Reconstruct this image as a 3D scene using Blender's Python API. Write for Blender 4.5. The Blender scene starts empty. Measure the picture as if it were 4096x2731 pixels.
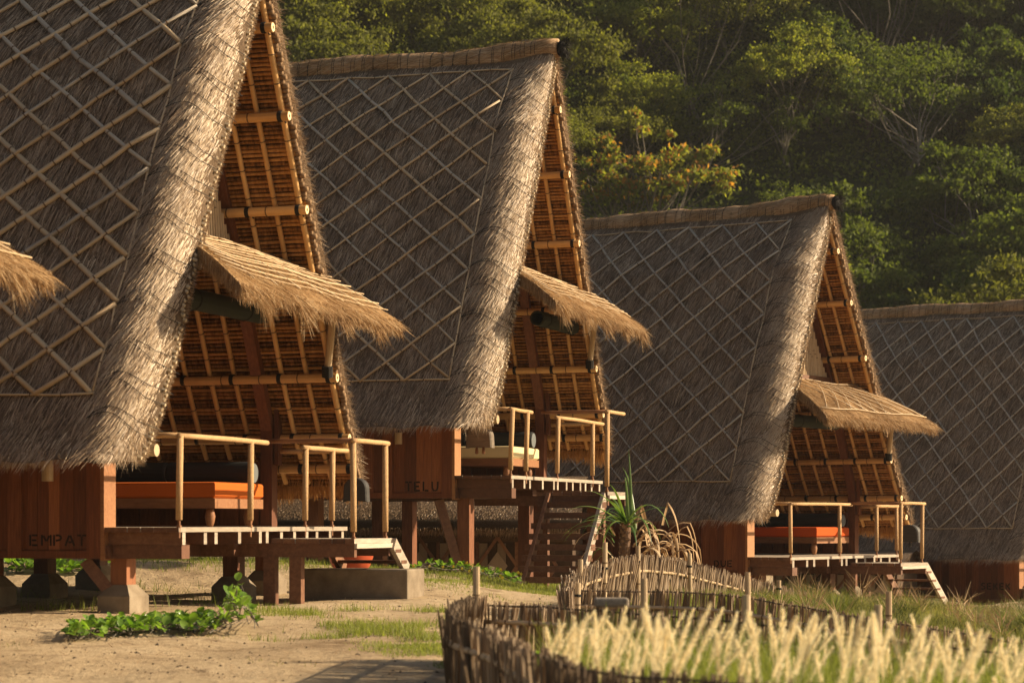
import bpy, math, random
import numpy as np
from mathutils import Vector, Matrix
R = math.radians
sc = bpy.context.scene
COL = sc.collection
random.seed(7); rng = np.random.default_rng(7)

# ------------------------------------------------------------------ camera, sky, sun, exposure
F = 9500.0; HZ = 2090.0; CX = 2048.0          # focal length and horizon in pixels of the 4096 px photograph
cam_d = bpy.data.cameras.new('camera'); cam = bpy.data.objects.new('camera', cam_d); COL.objects.link(cam)
cam.location = (0, 0, 0); cam.rotation_euler = (R(90), 0, 0)
cam_d.sensor_width = 36; cam_d.lens = 36 * F / 4096
cam_d.shift_y = (HZ - 1365.5) / 4096
cam_d.clip_start = 0.1; cam_d.clip_end = 2000
cam_d.dof.use_dof = True; cam_d.dof.focus_distance = 32; cam_d.dof.aperture_fstop = 3.0
sc.camera = cam
SUN_EL = 25.0; SUN_AZ = 81.0                  # azimuth from the viewing direction (+Y) towards the right (+X)
sc.world = bpy.data.worlds.new('World'); sc.world.use_nodes = True
wn = sc.world.node_tree
bg = wn.nodes['Background']
sky = wn.nodes.new('ShaderNodeTexSky'); sky.sky_type = 'NISHITA'; sky.sun_disc = False
sky.sun_elevation = R(SUN_EL); sky.sun_rotation = R(SUN_AZ)
sky.air_density = 1.3; sky.dust_density = 3.0
wn.links.new(sky.outputs[0], bg.inputs[0]); bg.inputs[1].default_value = 0.052
sd = bpy.data.lights.new('sun', 'SUN'); sun = bpy.data.objects.new('sun', sd); COL.objects.link(sun)
sd.energy = 5.0; sd.angle = R(0.6); sd.color = (1.0, 0.81, 0.55)
sv = Vector((math.sin(R(SUN_AZ)) * math.cos(R(SUN_EL)), math.cos(R(SUN_AZ)) * math.cos(R(SUN_EL)), math.sin(R(SUN_EL))))
sun.rotation_euler = sv.to_track_quat('Z', 'Y').to_euler()
vs = sc.view_settings; vs.view_transform = 'Standard'; vs.look = 'None'; vs.gamma = 1.0; vs.use_curve_mapping = False
vs.exposure = 1.0
sc.cycles.max_bounces = 10; sc.cycles.diffuse_bounces = 6; sc.cycles.transparent_max_bounces = 8

# ------------------------------------------------------------------ helpers
def tag(o, label=None, cat=None, group=None, kind=None):
    if label: o['label'] = label
    if cat: o['category'] = cat
    if group: o['group'] = group
    if kind: o['kind'] = kind
    return o
def empty(name, loc, rz=0.0):
    o = bpy.data.objects.new(name, None); COL.objects.link(o)
    o.location = loc; o.rotation_euler = (0, 0, rz); o.empty_display_size = 0.3
    return o
def link(name, me, parent=None, loc=None, rot=None, scale=None):
    o = bpy.data.objects.new(name, me); COL.objects.link(o)
    if parent is not None: o.parent = parent
    if loc is not None: o.location = loc
    if rot is not None: o.rotation_euler = rot
    if scale is not None: o.scale = scale
    return o
class MB:
    def __init__(s): s.v = []; s.f = []; s.t = []; s.m = []
    def add(s, vs_, fs, tint=0.5, mi=0):
        b = len(s.v); s.v.extend([tuple(p) for p in vs_])
        for f in fs: s.f.append([i + b for i in f]); s.t.append(tint); s.m.append(mi)
        return s
    def box(s, c, d, rot=None, tint=None, mi=0, taper=0.0):
        if tint is None: tint = random.random()
        hx, hy, hz = d[0] / 2, d[1] / 2, d[2] / 2
        P = []
        for sz in (-1, 1):
            k = 1 - taper * (sz > 0)
            for sx, sy in ((-1, -1), (1, -1), (1, 1), (-1, 1)): P.append(Vector((sx * hx * k, sy * hy * k, sz * hz)))
        if rot is not None: P = [rot @ p for p in P]
        c = Vector(c); P = [p + c for p in P]
        return s.add(P, [(3, 2, 1, 0), (4, 5, 6, 7), (0, 1, 5, 4), (1, 2, 6, 5), (2, 3, 7, 6), (3, 0, 4, 7)], tint, mi)
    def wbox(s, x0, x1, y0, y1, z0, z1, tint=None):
        b = len(s.f); s.bbox(x0, x1, y0, y1, z0, z1, tint=tint); s.m[b + 1] = 1; s.m[b + 3] = 1; return s  # top and right faces take the second, paler material: sunlight painted into the wood
    def bbox(s, x0, x1, y0, y1, z0, z1, **k):
        return s.box(((x0 + x1) / 2, (y0 + y1) / 2, (z0 + z1) / 2), (x1 - x0, y1 - y0, z1 - z0), **k)
    def beam(s, a, b, w, h, tint=None, up=(0, 0, 1), mi=0):
        a = Vector(a); b = Vector(b); d = b - a; L = d.length; d.normalize()
        up = Vector(up); x = d.cross(up)
        if x.length < 1e-3: x = d.cross(Vector((0, 1, 0)))
        x.normalize(); y = x.cross(d).normalized()
        M = Matrix((x, y, d)).transposed()
        return s.box((a + b) / 2, (w, h, L), rot=M, tint=tint, mi=mi)
    def tube(s, pts, r, n=8, cap=True, tint=None, mi=0, knots=None):
        if tint is None: tint = random.random()
        pts = [Vector(p) for p in pts]; N = len(pts)
        rs = [r] * N if not hasattr(r, '__len__') else list(r)
        V = []; up = None
        for i, p in enumerate(pts):
            d = (pts[min(i + 1, N - 1)] - pts[max(i - 1, 0)]).normalized()
            if up is None: up = Vector((0, 0, 1)) if abs(d.z) < .9 else Vector((1, 0, 0))
            x = d.cross(up).normalized(); y = x.cross(d).normalized(); up = y
            for k in range(n):
                a = 2 * math.pi * k / n
                V.append(p + (x * math.cos(a) + y * math.sin(a)) * rs[i])
        Fc = []
        for i in range(N - 1):
            for k in range(n):
                k2 = (k + 1) % n
                Fc.append((i * n + k, i * n + k2, (i + 1) * n + k2, (i + 1) * n + k))
        if cap: Fc.append(tuple(range(n - 1, -1, -1))); Fc.append(tuple((N - 1) * n + k for k in range(n)))
        return s.add(V, Fc, tint, mi)
    def lathe(s, c, prof, n=20, tint=.5, mi=0):
        c = Vector(c); V = []
        for r, z in prof:
            for k in range(n):
                a = 2 * math.pi * k / n; V.append(c + Vector((r * math.cos(a), r * math.sin(a), z)))
        Fc = []
        for i in range(len(prof) - 1):
            for k in range(n):
                k2 = (k + 1) % n; Fc.append((i * n + k, i * n + k2, (i + 1) * n + k2, (i + 1) * n + k))
        Fc.append(tuple(range(n - 1, -1, -1))); Fc.append(tuple((len(prof) - 1) * n + k for k in range(n)))
        return s.add(V, Fc, tint, mi)
    def grid(s, P, tint=.5, mi=0, close=False, flip=False):
        # P[i][j] rows of points
        n = len(P); m = len(P[0]); V = [q for row in P for q in row]; Fc = []
        for i in range(n - 1):
            for j in range(m - 1):
                q = (i * m + j, (i + 1) * m + j, (i + 1) * m + j + 1, i * m + j + 1)
                Fc.append(q[::-1] if flip else q)
        return s.add(V, Fc, tint, mi)
    def mesh(s, name, mats, smooth=False):
        me = bpy.data.meshes.new(name); me.from_pydata(s.v, [], s.f)
        at = me.attributes.new('tint', 'FLOAT', 'FACE'); at.data.foreach_set('value', np.array(s.t, dtype=np.float32))
        for m in (mats if isinstance(mats, (list, tuple)) else [mats]): me.materials.append(m)
        if any(s.m): me.polygons.foreach_set('material_index', np.array(s.m, dtype=np.int32))
        if smooth: me.polygons.foreach_set('use_smooth', [True] * len(s.f))
        me.update(); return me
    def build(s, name, mats, parent=None, smooth=False, loc=None, **tg):
        o = link(name, s.mesh(name, mats, smooth), parent, loc)
        if tg: tag(o, **tg)
        return o
def np_mesh(name, V, Q, tint, mats, mi=None):
    """V (n,3), Q (m,4) or (m,3)"""
    me = bpy.data.meshes.new(name); k = Q.shape[1]
    me.vertices.add(len(V)); me.vertices.foreach_set('co', V.astype(np.float32).ravel())
    me.loops.add(Q.size); me.loops.foreach_set('vertex_index', Q.astype(np.int32).ravel())
    me.polygons.add(len(Q)); me.polygons.foreach_set('loop_start', (np.arange(len(Q)) * k).astype(np.int32))
    me.polygons.foreach_set('loop_total', np.full(len(Q), k, dtype=np.int32))
    at = me.attributes.new('tint', 'FLOAT', 'FACE'); at.data.foreach_set('value', tint.astype(np.float32))
    for m in (mats if isinstance(mats, (list, tuple)) else [mats]): me.materials.append(m)
    if mi is not None: me.polygons.foreach_set('material_index', mi.astype(np.int32))
    me.update(); me.validate(); return me
def norm(a): return a / np.maximum(np.linalg.norm(a, axis=-1, keepdims=True), 1e-9)
def blades(root, d, side, L, W, bend=None, segs=1, tip=.25):
    """flat strands: root (n,3), direction d, width direction side, length L, width W, bend vector at the tip"""
    n = len(root); L = np.broadcast_to(L, (n,))[:, None]; W = np.broadcast_to(W, (n,))[:, None]
    if bend is None: bend = np.zeros((n, 3))
    rows = []
    for i in range(segs + 1):
        t = i / segs; c = root + d * L * t + bend * t * t
        w = W * (1 - (1 - tip) * t) * .5
        rows.append(c - side * w); rows.append(c + side * w)
    V = np.stack(rows, 1)            # n, 2(segs+1), 3
    k = 2 * (segs + 1)
    Q = []
    for i in range(segs): Q.append(np.array([2 * i, 2 * i + 1, 2 * i + 3, 2 * i + 2]))
    Q = np.stack(Q)[None] + (np.arange(n) * k)[:, None, None]
    return V.reshape(-1, 3), Q.reshape(-1, 4), segs
def strands_obj(name, parts, mats, parent=None, **tg):
    Vs, Qs, Ts = [], [], []; off = 0
    for (V, Q, segs), t in parts:
        Vs.append(V); Qs.append(Q + off); Ts.append(np.repeat(t, segs)); off += len(V)
    me = np_mesh(name, np.concatenate(Vs), np.concatenate(Qs), np.concatenate(Ts), mats)
    o = link(name, me, parent); tag(o, kind='stuff')
    if tg: tag(o, **tg)
    return o
def Pw(u, v, d): return Vector(((u - CX) / F * d, d, (HZ - v) / F * d))

# ------------------------------------------------------------------ materials
class NT:
    def __init__(s, name):
        s.m = bpy.data.materials.new(name); s.m.use_nodes = True; s.nt = s.m.node_tree
        s.b = s.nt.nodes['Principled BSDF']; s.out = s.nt.nodes['Material Output']
    def n(s, t, **k):
        x = s.nt.nodes.new(t)
        for a, b in k.items(): setattr(x, a, b)
        return x
    def l(s, a, b): s.nt.links.new(a, b)
    def coord(s, scale=(1, 1, 1), obj=True):
        tc = s.n('ShaderNodeTexCoord'); mp = s.n('ShaderNodeMapping'); mp.inputs['Scale'].default_value = scale
        s.l(tc.outputs['Object' if obj else 'Generated'], mp.inputs[0]); return mp.outputs[0]
    def noise(s, co, scale, det=4, rough=.55, dist=0):
        x = s.n('ShaderNodeTexNoise'); x.inputs['Scale'].default_value = scale; x.inputs['Detail'].default_value = det
        x.inputs['Roughness'].default_value = rough; x.inputs['Distortion'].default_value = dist
        s.l(co, x.inputs['Vector']); return x.outputs['Fac']
    def ramp(s, f, stops):
        x = s.n('ShaderNodeValToRGB'); e = x.color_ramp.elements
        while len(e) < len(stops): e.new(.5)
        for i, (p, c) in enumerate(stops): e[i].position = p; e[i].color = (*c, 1)
        s.l(f, x.inputs[0]); return x.outputs[0]
    def mix(s, a, b, f, mode='MIX'):
        x = s.n('ShaderNodeMix', data_type='RGBA', blend_type=mode)
        for so, val in ((x.inputs[6], a), (x.inputs[7], b), (x.inputs[0], f)):
            if isinstance(val, (int, float)): so.default_value = val
            elif isinstance(val, tuple): so.default_value = (*val, 1)
            else: s.l(val, so)
        return x.outputs[2]
    def math(s, op, a, b=0.0):
        x = s.n('ShaderNodeMath', operation=op)
        for so, val in ((x.inputs[0], a), (x.inputs[1], b)):
            if isinstance(val, (int, float)): so.default_value = val
            else: s.l(val, so)
        return x.outputs[0]
    def attr(s, nm='tint'):
        x = s.n('ShaderNodeAttribute'); x.attribute_name = nm; return x.outputs['Fac']
    def rand(s): return s.n('ShaderNodeObjectInfo').outputs['Random']
    def bump(s, h, st=.5, dist=.02):
        x = s.n('ShaderNodeBump'); x.inputs['Strength'].default_value = st; x.inputs['Distance'].default_value = dist
        s.l(h, x.inputs['Height']); s.l(x.outputs[0], s.b.inputs['Normal'])
    def fin(s, col, rough=.8, spec=.3):
        if isinstance(col, tuple): s.b.inputs['Base Color'].default_value = (*col, 1)
        else: s.l(col, s.b.inputs['Base Color'])
        if isinstance(rough, (int, float)): s.b.inputs['Roughness'].default_value = rough
        else: s.l(rough, s.b.inputs['Roughness'])
        s.b.inputs['Specular IOR Level'].default_value = spec
        return s.m
    def translucent(s, col, amt=.35):
        tr = s.n('ShaderNodeBsdfTranslucent'); mx = s.n('ShaderNodeMixShader'); mx.inputs[0].default_value = amt
        if isinstance(col, tuple): tr.inputs[0].default_value = (*col, 1)
        else: s.l(col, tr.inputs[0])
        s.l(s.b.outputs[0], mx.inputs[1]); s.l(tr.outputs[0], mx.inputs[2]); s.l(mx.outputs[0], s.out.inputs[0])

def mat_strand(name, stops, rough=.75, trans=0.0, patch=.35, tcol=None, spec=.25):
    t = NT(name); co = t.coord(); big = t.noise(co, 1.3, 4)
    f = t.math('ADD', t.math('MULTIPLY', t.attr(), 1 - patch), t.math('MULTIPLY', big, patch))
    c = t.ramp(f, stops); m = t.fin(c, rough, spec)
    if trans: t.translucent(c if tcol is None else tcol, trans)
    return m
def mat_wood(name, a, b, axis=(1, 1, 1), rough=.55, scale=6, spec=.35, tintamt=.35, grain=None):
    t = NT(name); co = t.coord(axis); n1 = t.noise(co, scale, 6, .6, .6); n2 = t.noise(t.coord(), 1.1, 3)
    f = t.math('ADD', t.math('MULTIPLY', n1, .75), t.math('MULTIPLY', t.attr(), tintamt))
    f = t.math('ADD', t.math('MULTIPLY', f, .85), t.math('MULTIPLY', n2, .12))
    f = t.math('ADD', f, t.math('MULTIPLY', t.math('SUBTRACT', t.rand(), .5), .22))
    c = t.ramp(f, [(.22, tuple(x * .55 for x in a)), (.48, a), (.8, b)])
    t.bump(n1, .35, .006); return t.fin(c, rough, spec)

M = {}
M['thatch_base'] = (lambda t: (lambda n, n2: (t.bump(n, .9, .03), t.fin(t.ramp(t.math('ADD', t.math('MULTIPLY', n, .6), t.math('MULTIPLY', n2, .4)), [(.3, (.05, .032, .02)), (.52, (.14, .093, .058)), (.72, (.26, .185, .12))]), .9, .1))[-1])
    (t.noise(t.coord((60, 60, 4)), 1.6, 6, .65), t.noise(t.coord(), 1.2, 3)))(NT('thatch_base'))
M['thatch'] = mat_strand('thatch_strands', [(.12, (.10, .060, .033)), (.35, (.25, .163, .095)), (.6, (.43, .305, .19)), (.82, (.60, .465, .315)), (1, (.76, .64, .48))], .5, .15, spec=.4)
M['thatch_gold'] = mat_strand('thatch_gold', [(.1, (.10, .05, .022)), (.35, (.29, .165, .07)), (.6, (.47, .30, .14)), (.85, (.64, .49, .30)), (1, (.78, .66, .47))], .65, .18)
M['thatch_orange'] = mat_strand('thatch_orange', [(.1, (.12, .05, .012)), (.4, (.36, .17, .045)), (.7, (.55, .30, .10)), (1, (.66, .42, .2))], .8, .2)
def _ridge():
    t = NT('ridge_thatch'); tc = t.n('ShaderNodeTexCoord'); mp = t.n('ShaderNodeMapping')
    mp.inputs['Rotation'].default_value = (0, R(25), 0); mp.inputs['Scale'].default_value = (4, 30, 60)
    t.l(tc.outputs['Object'], mp.inputs[0]); n = t.noise(mp.outputs[0], 1.2, 6, .65)
    c = t.ramp(n, [(.3, (.14, .08, .04)), (.5, (.38, .235, .125)), (.7, (.58, .41, .24))]); t.bump(n, .8, .02); return t.fin(c, .85, .15)
M['ridge'] = _ridge()
def _course():
    t = NT('thatch_course'); co = t.coord((1, 1, 1)); n = t.noise(t.coord((26, 9, 9)), 1.0, 4, .6); n2 = t.noise(co, 2.2, 3)
    f = t.math('ADD', t.math('MULTIPLY', n, .75), t.math('MULTIPLY', t.math('SUBTRACT', t.rand(), .3), .35))
    c = t.ramp(f, [(.22, (.08, .036, .011)), (.45, (.32, .15, .045)), (.75, (.52, .28, .10))]); t.bump(n, .9, .02)
    return t.fin(c, .9, .1)
M['course'] = _course()
M['gap_shade'] = NT('thatch_gap_shade').fin((.05, .026, .011), .95, .05)  # dark backing behind the courses: shade of the gaps put into the colour
M['knot'] = NT('cut_straw_knot').fin((.46, .36, .24), .8, .2)
M['course_end'] = NT('course_end').fin((.22, .14, .08), .9, .1)
def _bamboo(name, a, b, node, per=3.1, rough=.38):
    t = NT(name); n = t.noise(t.coord((3, 3, 3)), 3, 4)
    f = t.math('ADD', t.math('MULTIPLY', n, .5), t.math('ADD', t.math('MULTIPLY', t.attr(), .25), t.math('MULTIPLY', t.rand(), .25)))
    c = t.ramp(f, [(.25, a), (.75, b)])
    t.bump(n, .12, .005)
    return t.fin(c, rough, .4)
M['bamboo'] = _bamboo('bamboo_orange', (.44, .23, .075), (.66, .40, .16), None)
M['bamboo_pale'] = _bamboo('bamboo_pale', (.34, .23, .125), (.54, .40, .24), None, rough=.5)
M['bamboo_grey'] = _bamboo('bamboo_weathered', (.26, .21, .155), (.46, .38, .28), None, rough=.6)
M['bamboo_node'] = NT('bamboo_node').fin((.13, .075, .035), .7)
M['bamboo_end'] = NT('bamboo_cut_end').fin((.72, .55, .32), .7)
M['lash'] = NT('black_lashing').fin((.018, .015, .013), .8, .2)
M['wire'] = NT('binding_wire').fin((.012, .011, .010), .7, .2)
M['wood_red'] = mat_wood('wood_red', (.13, .045, .02), (.27, .105, .045), (5, 5, .7))
M['wood_plank'] = mat_wood('wood_wall_plank', (.15, .045, .017), (.31, .11, .042), (9, 9, .6), .5)
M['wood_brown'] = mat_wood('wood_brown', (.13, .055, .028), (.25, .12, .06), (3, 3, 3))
M['wood_deck'] = mat_wood('deck_weathered_sunlit', (.30, .24, .18), (.50, .42, .33), (8, 1, 8), .7)  # pale weathered wood, also painted on faces that should look sunlit
M['wood_frame'] = mat_wood('wood_bed_frame', (.22, .09, .035), (.36, .17, .07), (1, 6, 6))
M['paint_black'] = mat_wood('black_stencil_paint', (.012, .008, .006), (.05, .025, .014), (9, 9, 9), .8)
def _wrap(name, a, b):
    t = NT(name); w = t.n('ShaderNodeTexWave'); w.wave_type = 'BANDS'; w.bands_direction = 'DIAGONAL'; w.inputs['Scale'].default_value = 38; w.inputs['Distortion'].default_value = 2
    t.l(t.coord(), w.inputs[0]); n = t.noise(t.coord(), 30, 4)
    f = t.math('ADD', t.math('MULTIPLY', w.outputs['Fac'], .5), t.math('MULTIPLY', n, .5)); c = t.ramp(f, [(.2, a), (.7, b)])
    t.bump(f, .9, .006); return t.fin(c, .75, .2)
M['wrap'] = _wrap('rattan_wrap', (.30, .16, .065), (.62, .40, .20))
def _concrete():
    t = NT('concrete'); n = t.noise(t.coord(), 5, 7, .65); n2 = t.noise(t.coord(), 1.2, 3)
    c = t.ramp(t.math('ADD', t.math('MULTIPLY', n, .6), t.math('MULTIPLY', n2, .4)), [(.3, (.12, .09, .06)), (.55, (.23, .18, .125)), (.75, (.31, .255, .185))]); t.bump(n, .4, .02); return t.fin(c, .9, .15)
M['concrete'] = _concrete()
def _fabric(name, c0, r=.85):
    t = NT(name); n = t.noise(t.coord(), 160, 2); n2 = t.noise(t.coord(), 3, 3)
    c = t.mix(c0, tuple(x * .78 for x in c0), n2); t.bump(n, .2, .002); return t.fin(c, r, .15)
M['fab_orange'] = _fabric('orange_canvas', (.52, .115, .013))
M['fab_red'] = _fabric('red_orange_canvas', (.56, .085, .009))
M['fab_cream'] = _fabric('cream_canvas', (.72, .58, .32))
M['fab_dark'] = _fabric('charcoal_fabric', (.035, .036, .036))
M['fab_end'] = _fabric('grey_fabric_end', (.16, .17, .17))
M['blind'] = _fabric('dark_blind', (.03, .035, .025))
M['clay'] = mat_wood('terracotta', (.36, .06, .02), (.50, .10, .04), (1, 1, 1), .45)
M['bell'] = mat_wood('weathered_bell_wood', (.16, .12, .085), (.34, .27, .19), (1, 1, 8), .7)
M['bell_dark'] = mat_wood('dark_bell_wood', (.035, .03, .026), (.07, .06, .05), (1, 1, 8), .6)
def _leaf(name, a, b, tr=.45, rough=.7, tmul=1.3, patch=.2):
    t = NT(name); big = t.noise(t.coord(), 1.5, 3)
    f = t.math('ADD', t.math('MULTIPLY', t.attr(), .75), t.math('MULTIPLY', big, patch))
    f = t.math('ADD', f, t.math('MULTIPLY', t.math('SUBTRACT', t.rand(), .5), .25))
    c = t.ramp(f, [(.1, a), (.85, b)]); t.fin(c, rough, .12 if rough > .45 else .35)
    t.translucent(t.mix(c, (tmul, tmul * 1.05, tmul * .45), 1.0, 'MULTIPLY'), tr); return t.m
M['leaf_a'] = _leaf('leaf_olive', (.065, .075, .015), (.22, .215, .045))
M['leaf_b'] = _leaf('leaf_green', (.05, .072, .015), (.17, .195, .038))
M['leaf_c'] = _leaf('leaf_yellow_green', (.10, .13, .022), (.34, .33, .06), .5)
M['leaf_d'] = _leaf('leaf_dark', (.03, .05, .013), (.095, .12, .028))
M['leaf_red'] = _leaf('leaf_orange_tip', (.26, .14, .03), (.60, .28, .07), .5)
M['leaf_vine'] = _leaf('leaf_vine', (.08, .17, .02), (.25, .38, .06), .45, .28)
M['grass'] = _leaf('grass_blade', (.085, .11, .022), (.30, .32, .09), .45, .5)
M['grass_sedge'] = _leaf('grass_sedge', (.045, .06, .018), (.27, .27, .10), .3, .6)
M['grass_dull'] = _leaf('grass_dull', (.05, .055, .018), (.15, .15, .045), .3, .7)
M['grass_dry'] = _leaf('grass_dry', (.20, .19, .06), (.42, .38, .16), .4, .6)
M['plume'] = mat_strand('plume_straw', [(.1, (.74, .63, .38)), (.5, (.90, .79, .52)), (1, (.97, .90, .68))], .8, .5, .1)
M['bark'] = mat_wood('bark_pale', (.13, .11, .085), (.30, .26, .21), (1, 1, 1), .9, 3, .1)
M['bark_dark'] = mat_wood('bark_brown', (.09, .065, .045), (.18, .14, .10), (1, 1, 1), .9, 3, .1)
M['palm_dry'] = mat_strand('dry_palm_leaf', [(.1, (.22, .13, .06)), (.5, (.48, .32, .17)), (1, (.72, .54, .34))], .7, .25)
M['palm_trunk'] = mat_wood('palm_trunk', (.16, .085, .045), (.40, .25, .14), (3, 3, 6), .8)
M['palm_green'] = _leaf('pandanus_green', (.05, .11, .03), (.18, .26, .07), .35, .35)
M['stick'] = mat_strand('fence_stick', [(.1, (.13, .085, .052)), (.45, (.30, .205, .13)), (.8, (.50, .37, .25)), (1, (.64, .50, .36))], .6, .0)
def _stick():
    t = NT('palm_rib_stick'); n = t.noise(t.coord((40, 40, 3)), 1, 4)
    f = t.math('ADD', t.math('MULTIPLY', n, .45), t.math('MULTIPLY', t.rand(), .6))
    c = t.ramp(f, [(.15, (.12, .078, .046)), (.45, (.29, .198, .12)), (.75, (.48, .355, .23)), (.95, (.70, .56, .41))]); t.bump(n, .5, .006); t.fin(c, .5, .4); t.translucent(c, .35); return t.m
M['stick'] = _stick()
def _sand():
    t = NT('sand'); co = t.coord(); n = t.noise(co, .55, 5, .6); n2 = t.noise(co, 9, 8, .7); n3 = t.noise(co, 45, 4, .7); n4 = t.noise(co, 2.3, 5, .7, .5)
    f = t.math('ADD', t.math('MULTIPLY', n2, .4), t.math('MULTIPLY', n, .6))
    c = t.ramp(f, [(.30, (.21, .14, .078)), (.5, (.44, .325, .195)), (.68, (.56, .435, .285))])
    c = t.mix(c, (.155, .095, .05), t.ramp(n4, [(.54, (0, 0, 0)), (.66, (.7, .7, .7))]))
    t.bump(t.math('ADD', t.math('ADD', n2, t.math('MULTIPLY', n3, .3)), t.math('MULTIPLY', n4, .8)), .8, .06); return t.fin(c, .95, .1)
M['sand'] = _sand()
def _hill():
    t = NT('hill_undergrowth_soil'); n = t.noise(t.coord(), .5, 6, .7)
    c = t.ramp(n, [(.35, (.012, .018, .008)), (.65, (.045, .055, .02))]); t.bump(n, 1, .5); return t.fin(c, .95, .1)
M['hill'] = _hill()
def _mottle(name, a, b, sc_=3):
    t = NT(name); n = t.noise(t.coord((4, 4, 1)), sc_, 5); c = t.ramp(t.math('ADD', t.math('MULTIPLY', n, .6), t.math('MULTIPLY', t.attr(), .4)), [(.3, a), (.7, b)]); t.bump(n, .4, .005); return t.fin(c, .75, .2)
M['pat_dark'] = _mottle('carved_dark_wood', (.05, .03, .018), (.10, .06, .035))
M['pat_light'] = _mottle('carved_pale_wood', (.22, .16, .11), (.36, .27, .19))
M['flower'] = NT('yellow_petal').fin((.75, .55, .03), .6)

# ------------------------------------------------------------------ ground
G_U = np.array([-2500, 0, 1000, 1700, 2270, 3000, 4096, 6500.]) - CX
G_D = np.array([4, 8, 11, 15, 18.5, 22.5, 26, 28, 31, 34, 38, 42, 48, 60, 80])
G_Z = np.array([
 [-1.45] * 8, [-1.38] * 8,
 [-1.25, -1.28, -1.30, -1.32, -1.35, -1.36, -1.36, -1.36],
 [-1.10, -1.10, -1.11, -1.13, -1.24, -1.32, -1.36, -1.4],
 [-.97, -.97, -.98, -1.0, -1.15, -1.28, -1.36, -1.4],
 [-.87, -.87, -.87, -.88, -1.02, -1.18, -1.30, -1.4],
 [-.80, -.82, -.83, -.80, -.92, -1.08, -1.22, -1.35],
 [-.70, -.74, -.78, -.72, -.86, -1.00, -1.22, -1.35],
 [-.42, -.43, -.50, -.65, -.90, -1.08, -1.33, -1.45],
 [-.36, -.37, -.62, -.80, -.95, -1.14, -1.42, -1.5],
 [-.36, -.37, -.85, -1.0, -1.0, -1.24, -1.52, -1.6],
 [-.36, -.38, -.9, -1.0, -1.1, -1.36, -1.62, -1.7],
 [-.4, -.42, -.6, -.85, -1.1, -1.40, -1.62, -1.7],
 [-.6] * 3 + [-.9, -1.1, -1.5, -1.75, -1.8], [-.8] * 3 + [-1, -1.2, -1.5, -1.7, -1.8]])
def gz(X, D):
    X = np.asarray(X, float); D = np.asarray(D, float)
    Dc = np.clip(D, 4, 80); u = np.clip(X / Dc * F, G_U[0], G_U[-1] - 1e-3)
    i = np.clip(np.searchsorted(G_D, Dc, 'right') - 1, 0, len(G_D) - 2); j = np.clip(np.searchsorted(G_U, u, 'right') - 1, 0, len(G_U) - 2)
    a = (Dc - G_D[i]) / (G_D[i + 1] - G_D[i]); b = (u - G_U[j]) / (G_U[j + 1] - G_U[j])
    a = a * a * (3 - 2 * a); b = b * b * (3 - 2 * b)
    z = (G_Z[i, j] * (1 - b) + G_Z[i, j + 1] * b) * (1 - a) + (G_Z[i + 1, j] * (1 - b) + G_Z[i + 1, j + 1] * b) * a
    z = z + .10 * np.sin(X * 1.9 + D * .7) * np.sin(D * 1.5 - X * .6 + 1) * np.clip((X / Dc * F + CX - 2750) / 500, 0, 1) * np.clip((D - 20) / 3, 0, 1)
    z = z + .018 * np.sin(X * 2.1 + D * .9) * np.sin(D * 1.7 - X) + .008 * np.sin(X * 6.1 + D * 3.9) * np.sin(D * 5.7)
    return z
def g1(x, y): return float(gz(x, y))
def grid_mesh(name, xs, ys, zf, mat):
    X, Y = np.meshgrid(xs, ys); Z = zf(X, Y)
    V = np.stack([X, Y, Z], -1).reshape(-1, 3); n, m = X.shape
    i, j = np.meshgrid(np.arange(n - 1), np.arange(m - 1), indexing='ij'); b = (i * m + j).ravel()
    Q = np.stack([b, b + 1, b + m + 1, b + m], 1)
    me = np_mesh(name, V, Q, np.full(len(Q), .5), mat); me.polygons.foreach_set('use_smooth', [True] * len(Q)); return me
xs = np.concatenate([np.linspace(-110, -14, 30)[:-1], np.linspace(-14, 18, 330)[:-1], np.linspace(18, 110, 30)])
ys = np.concatenate([np.linspace(-60, 5, 20)[:-1], np.linspace(5, 36, 330)[:-1], np.linspace(36, 84, 60)])
def gzfull(X, Y): return gz(X, Y) - np.clip(Y - 82, 0, 1) * 3
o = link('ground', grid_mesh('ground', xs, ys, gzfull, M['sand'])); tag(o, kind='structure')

# ------------------------------------------------------------------ huts
ZW = np.array([.30, .45, .7, 1.0, 1.5, 2.0, 3.0, 4.0, 5.0, 5.5, 5.9, 6.3])
WW = np.array([3.22, 3.12, 2.90, 2.68, 2.38, 2.12, 1.62, 1.08, .55, .30, .10, .04])
_zz = np.linspace(.3, 6.3, 121); _ww = np.interp(_zz, ZW, WW)
for _ in range(6): _ww[1:-1] = (_ww[:-2] + 2 * _ww[1:-1] + _ww[2:]) / 4
def wz(z): return np.interp(z, _zz, _ww)
def dwz(z): return (wz(z + .05) - wz(z - .05)) / .1
YC = 2.2; Z0 = .45; Z0F = .60; RL = 7.0

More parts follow.
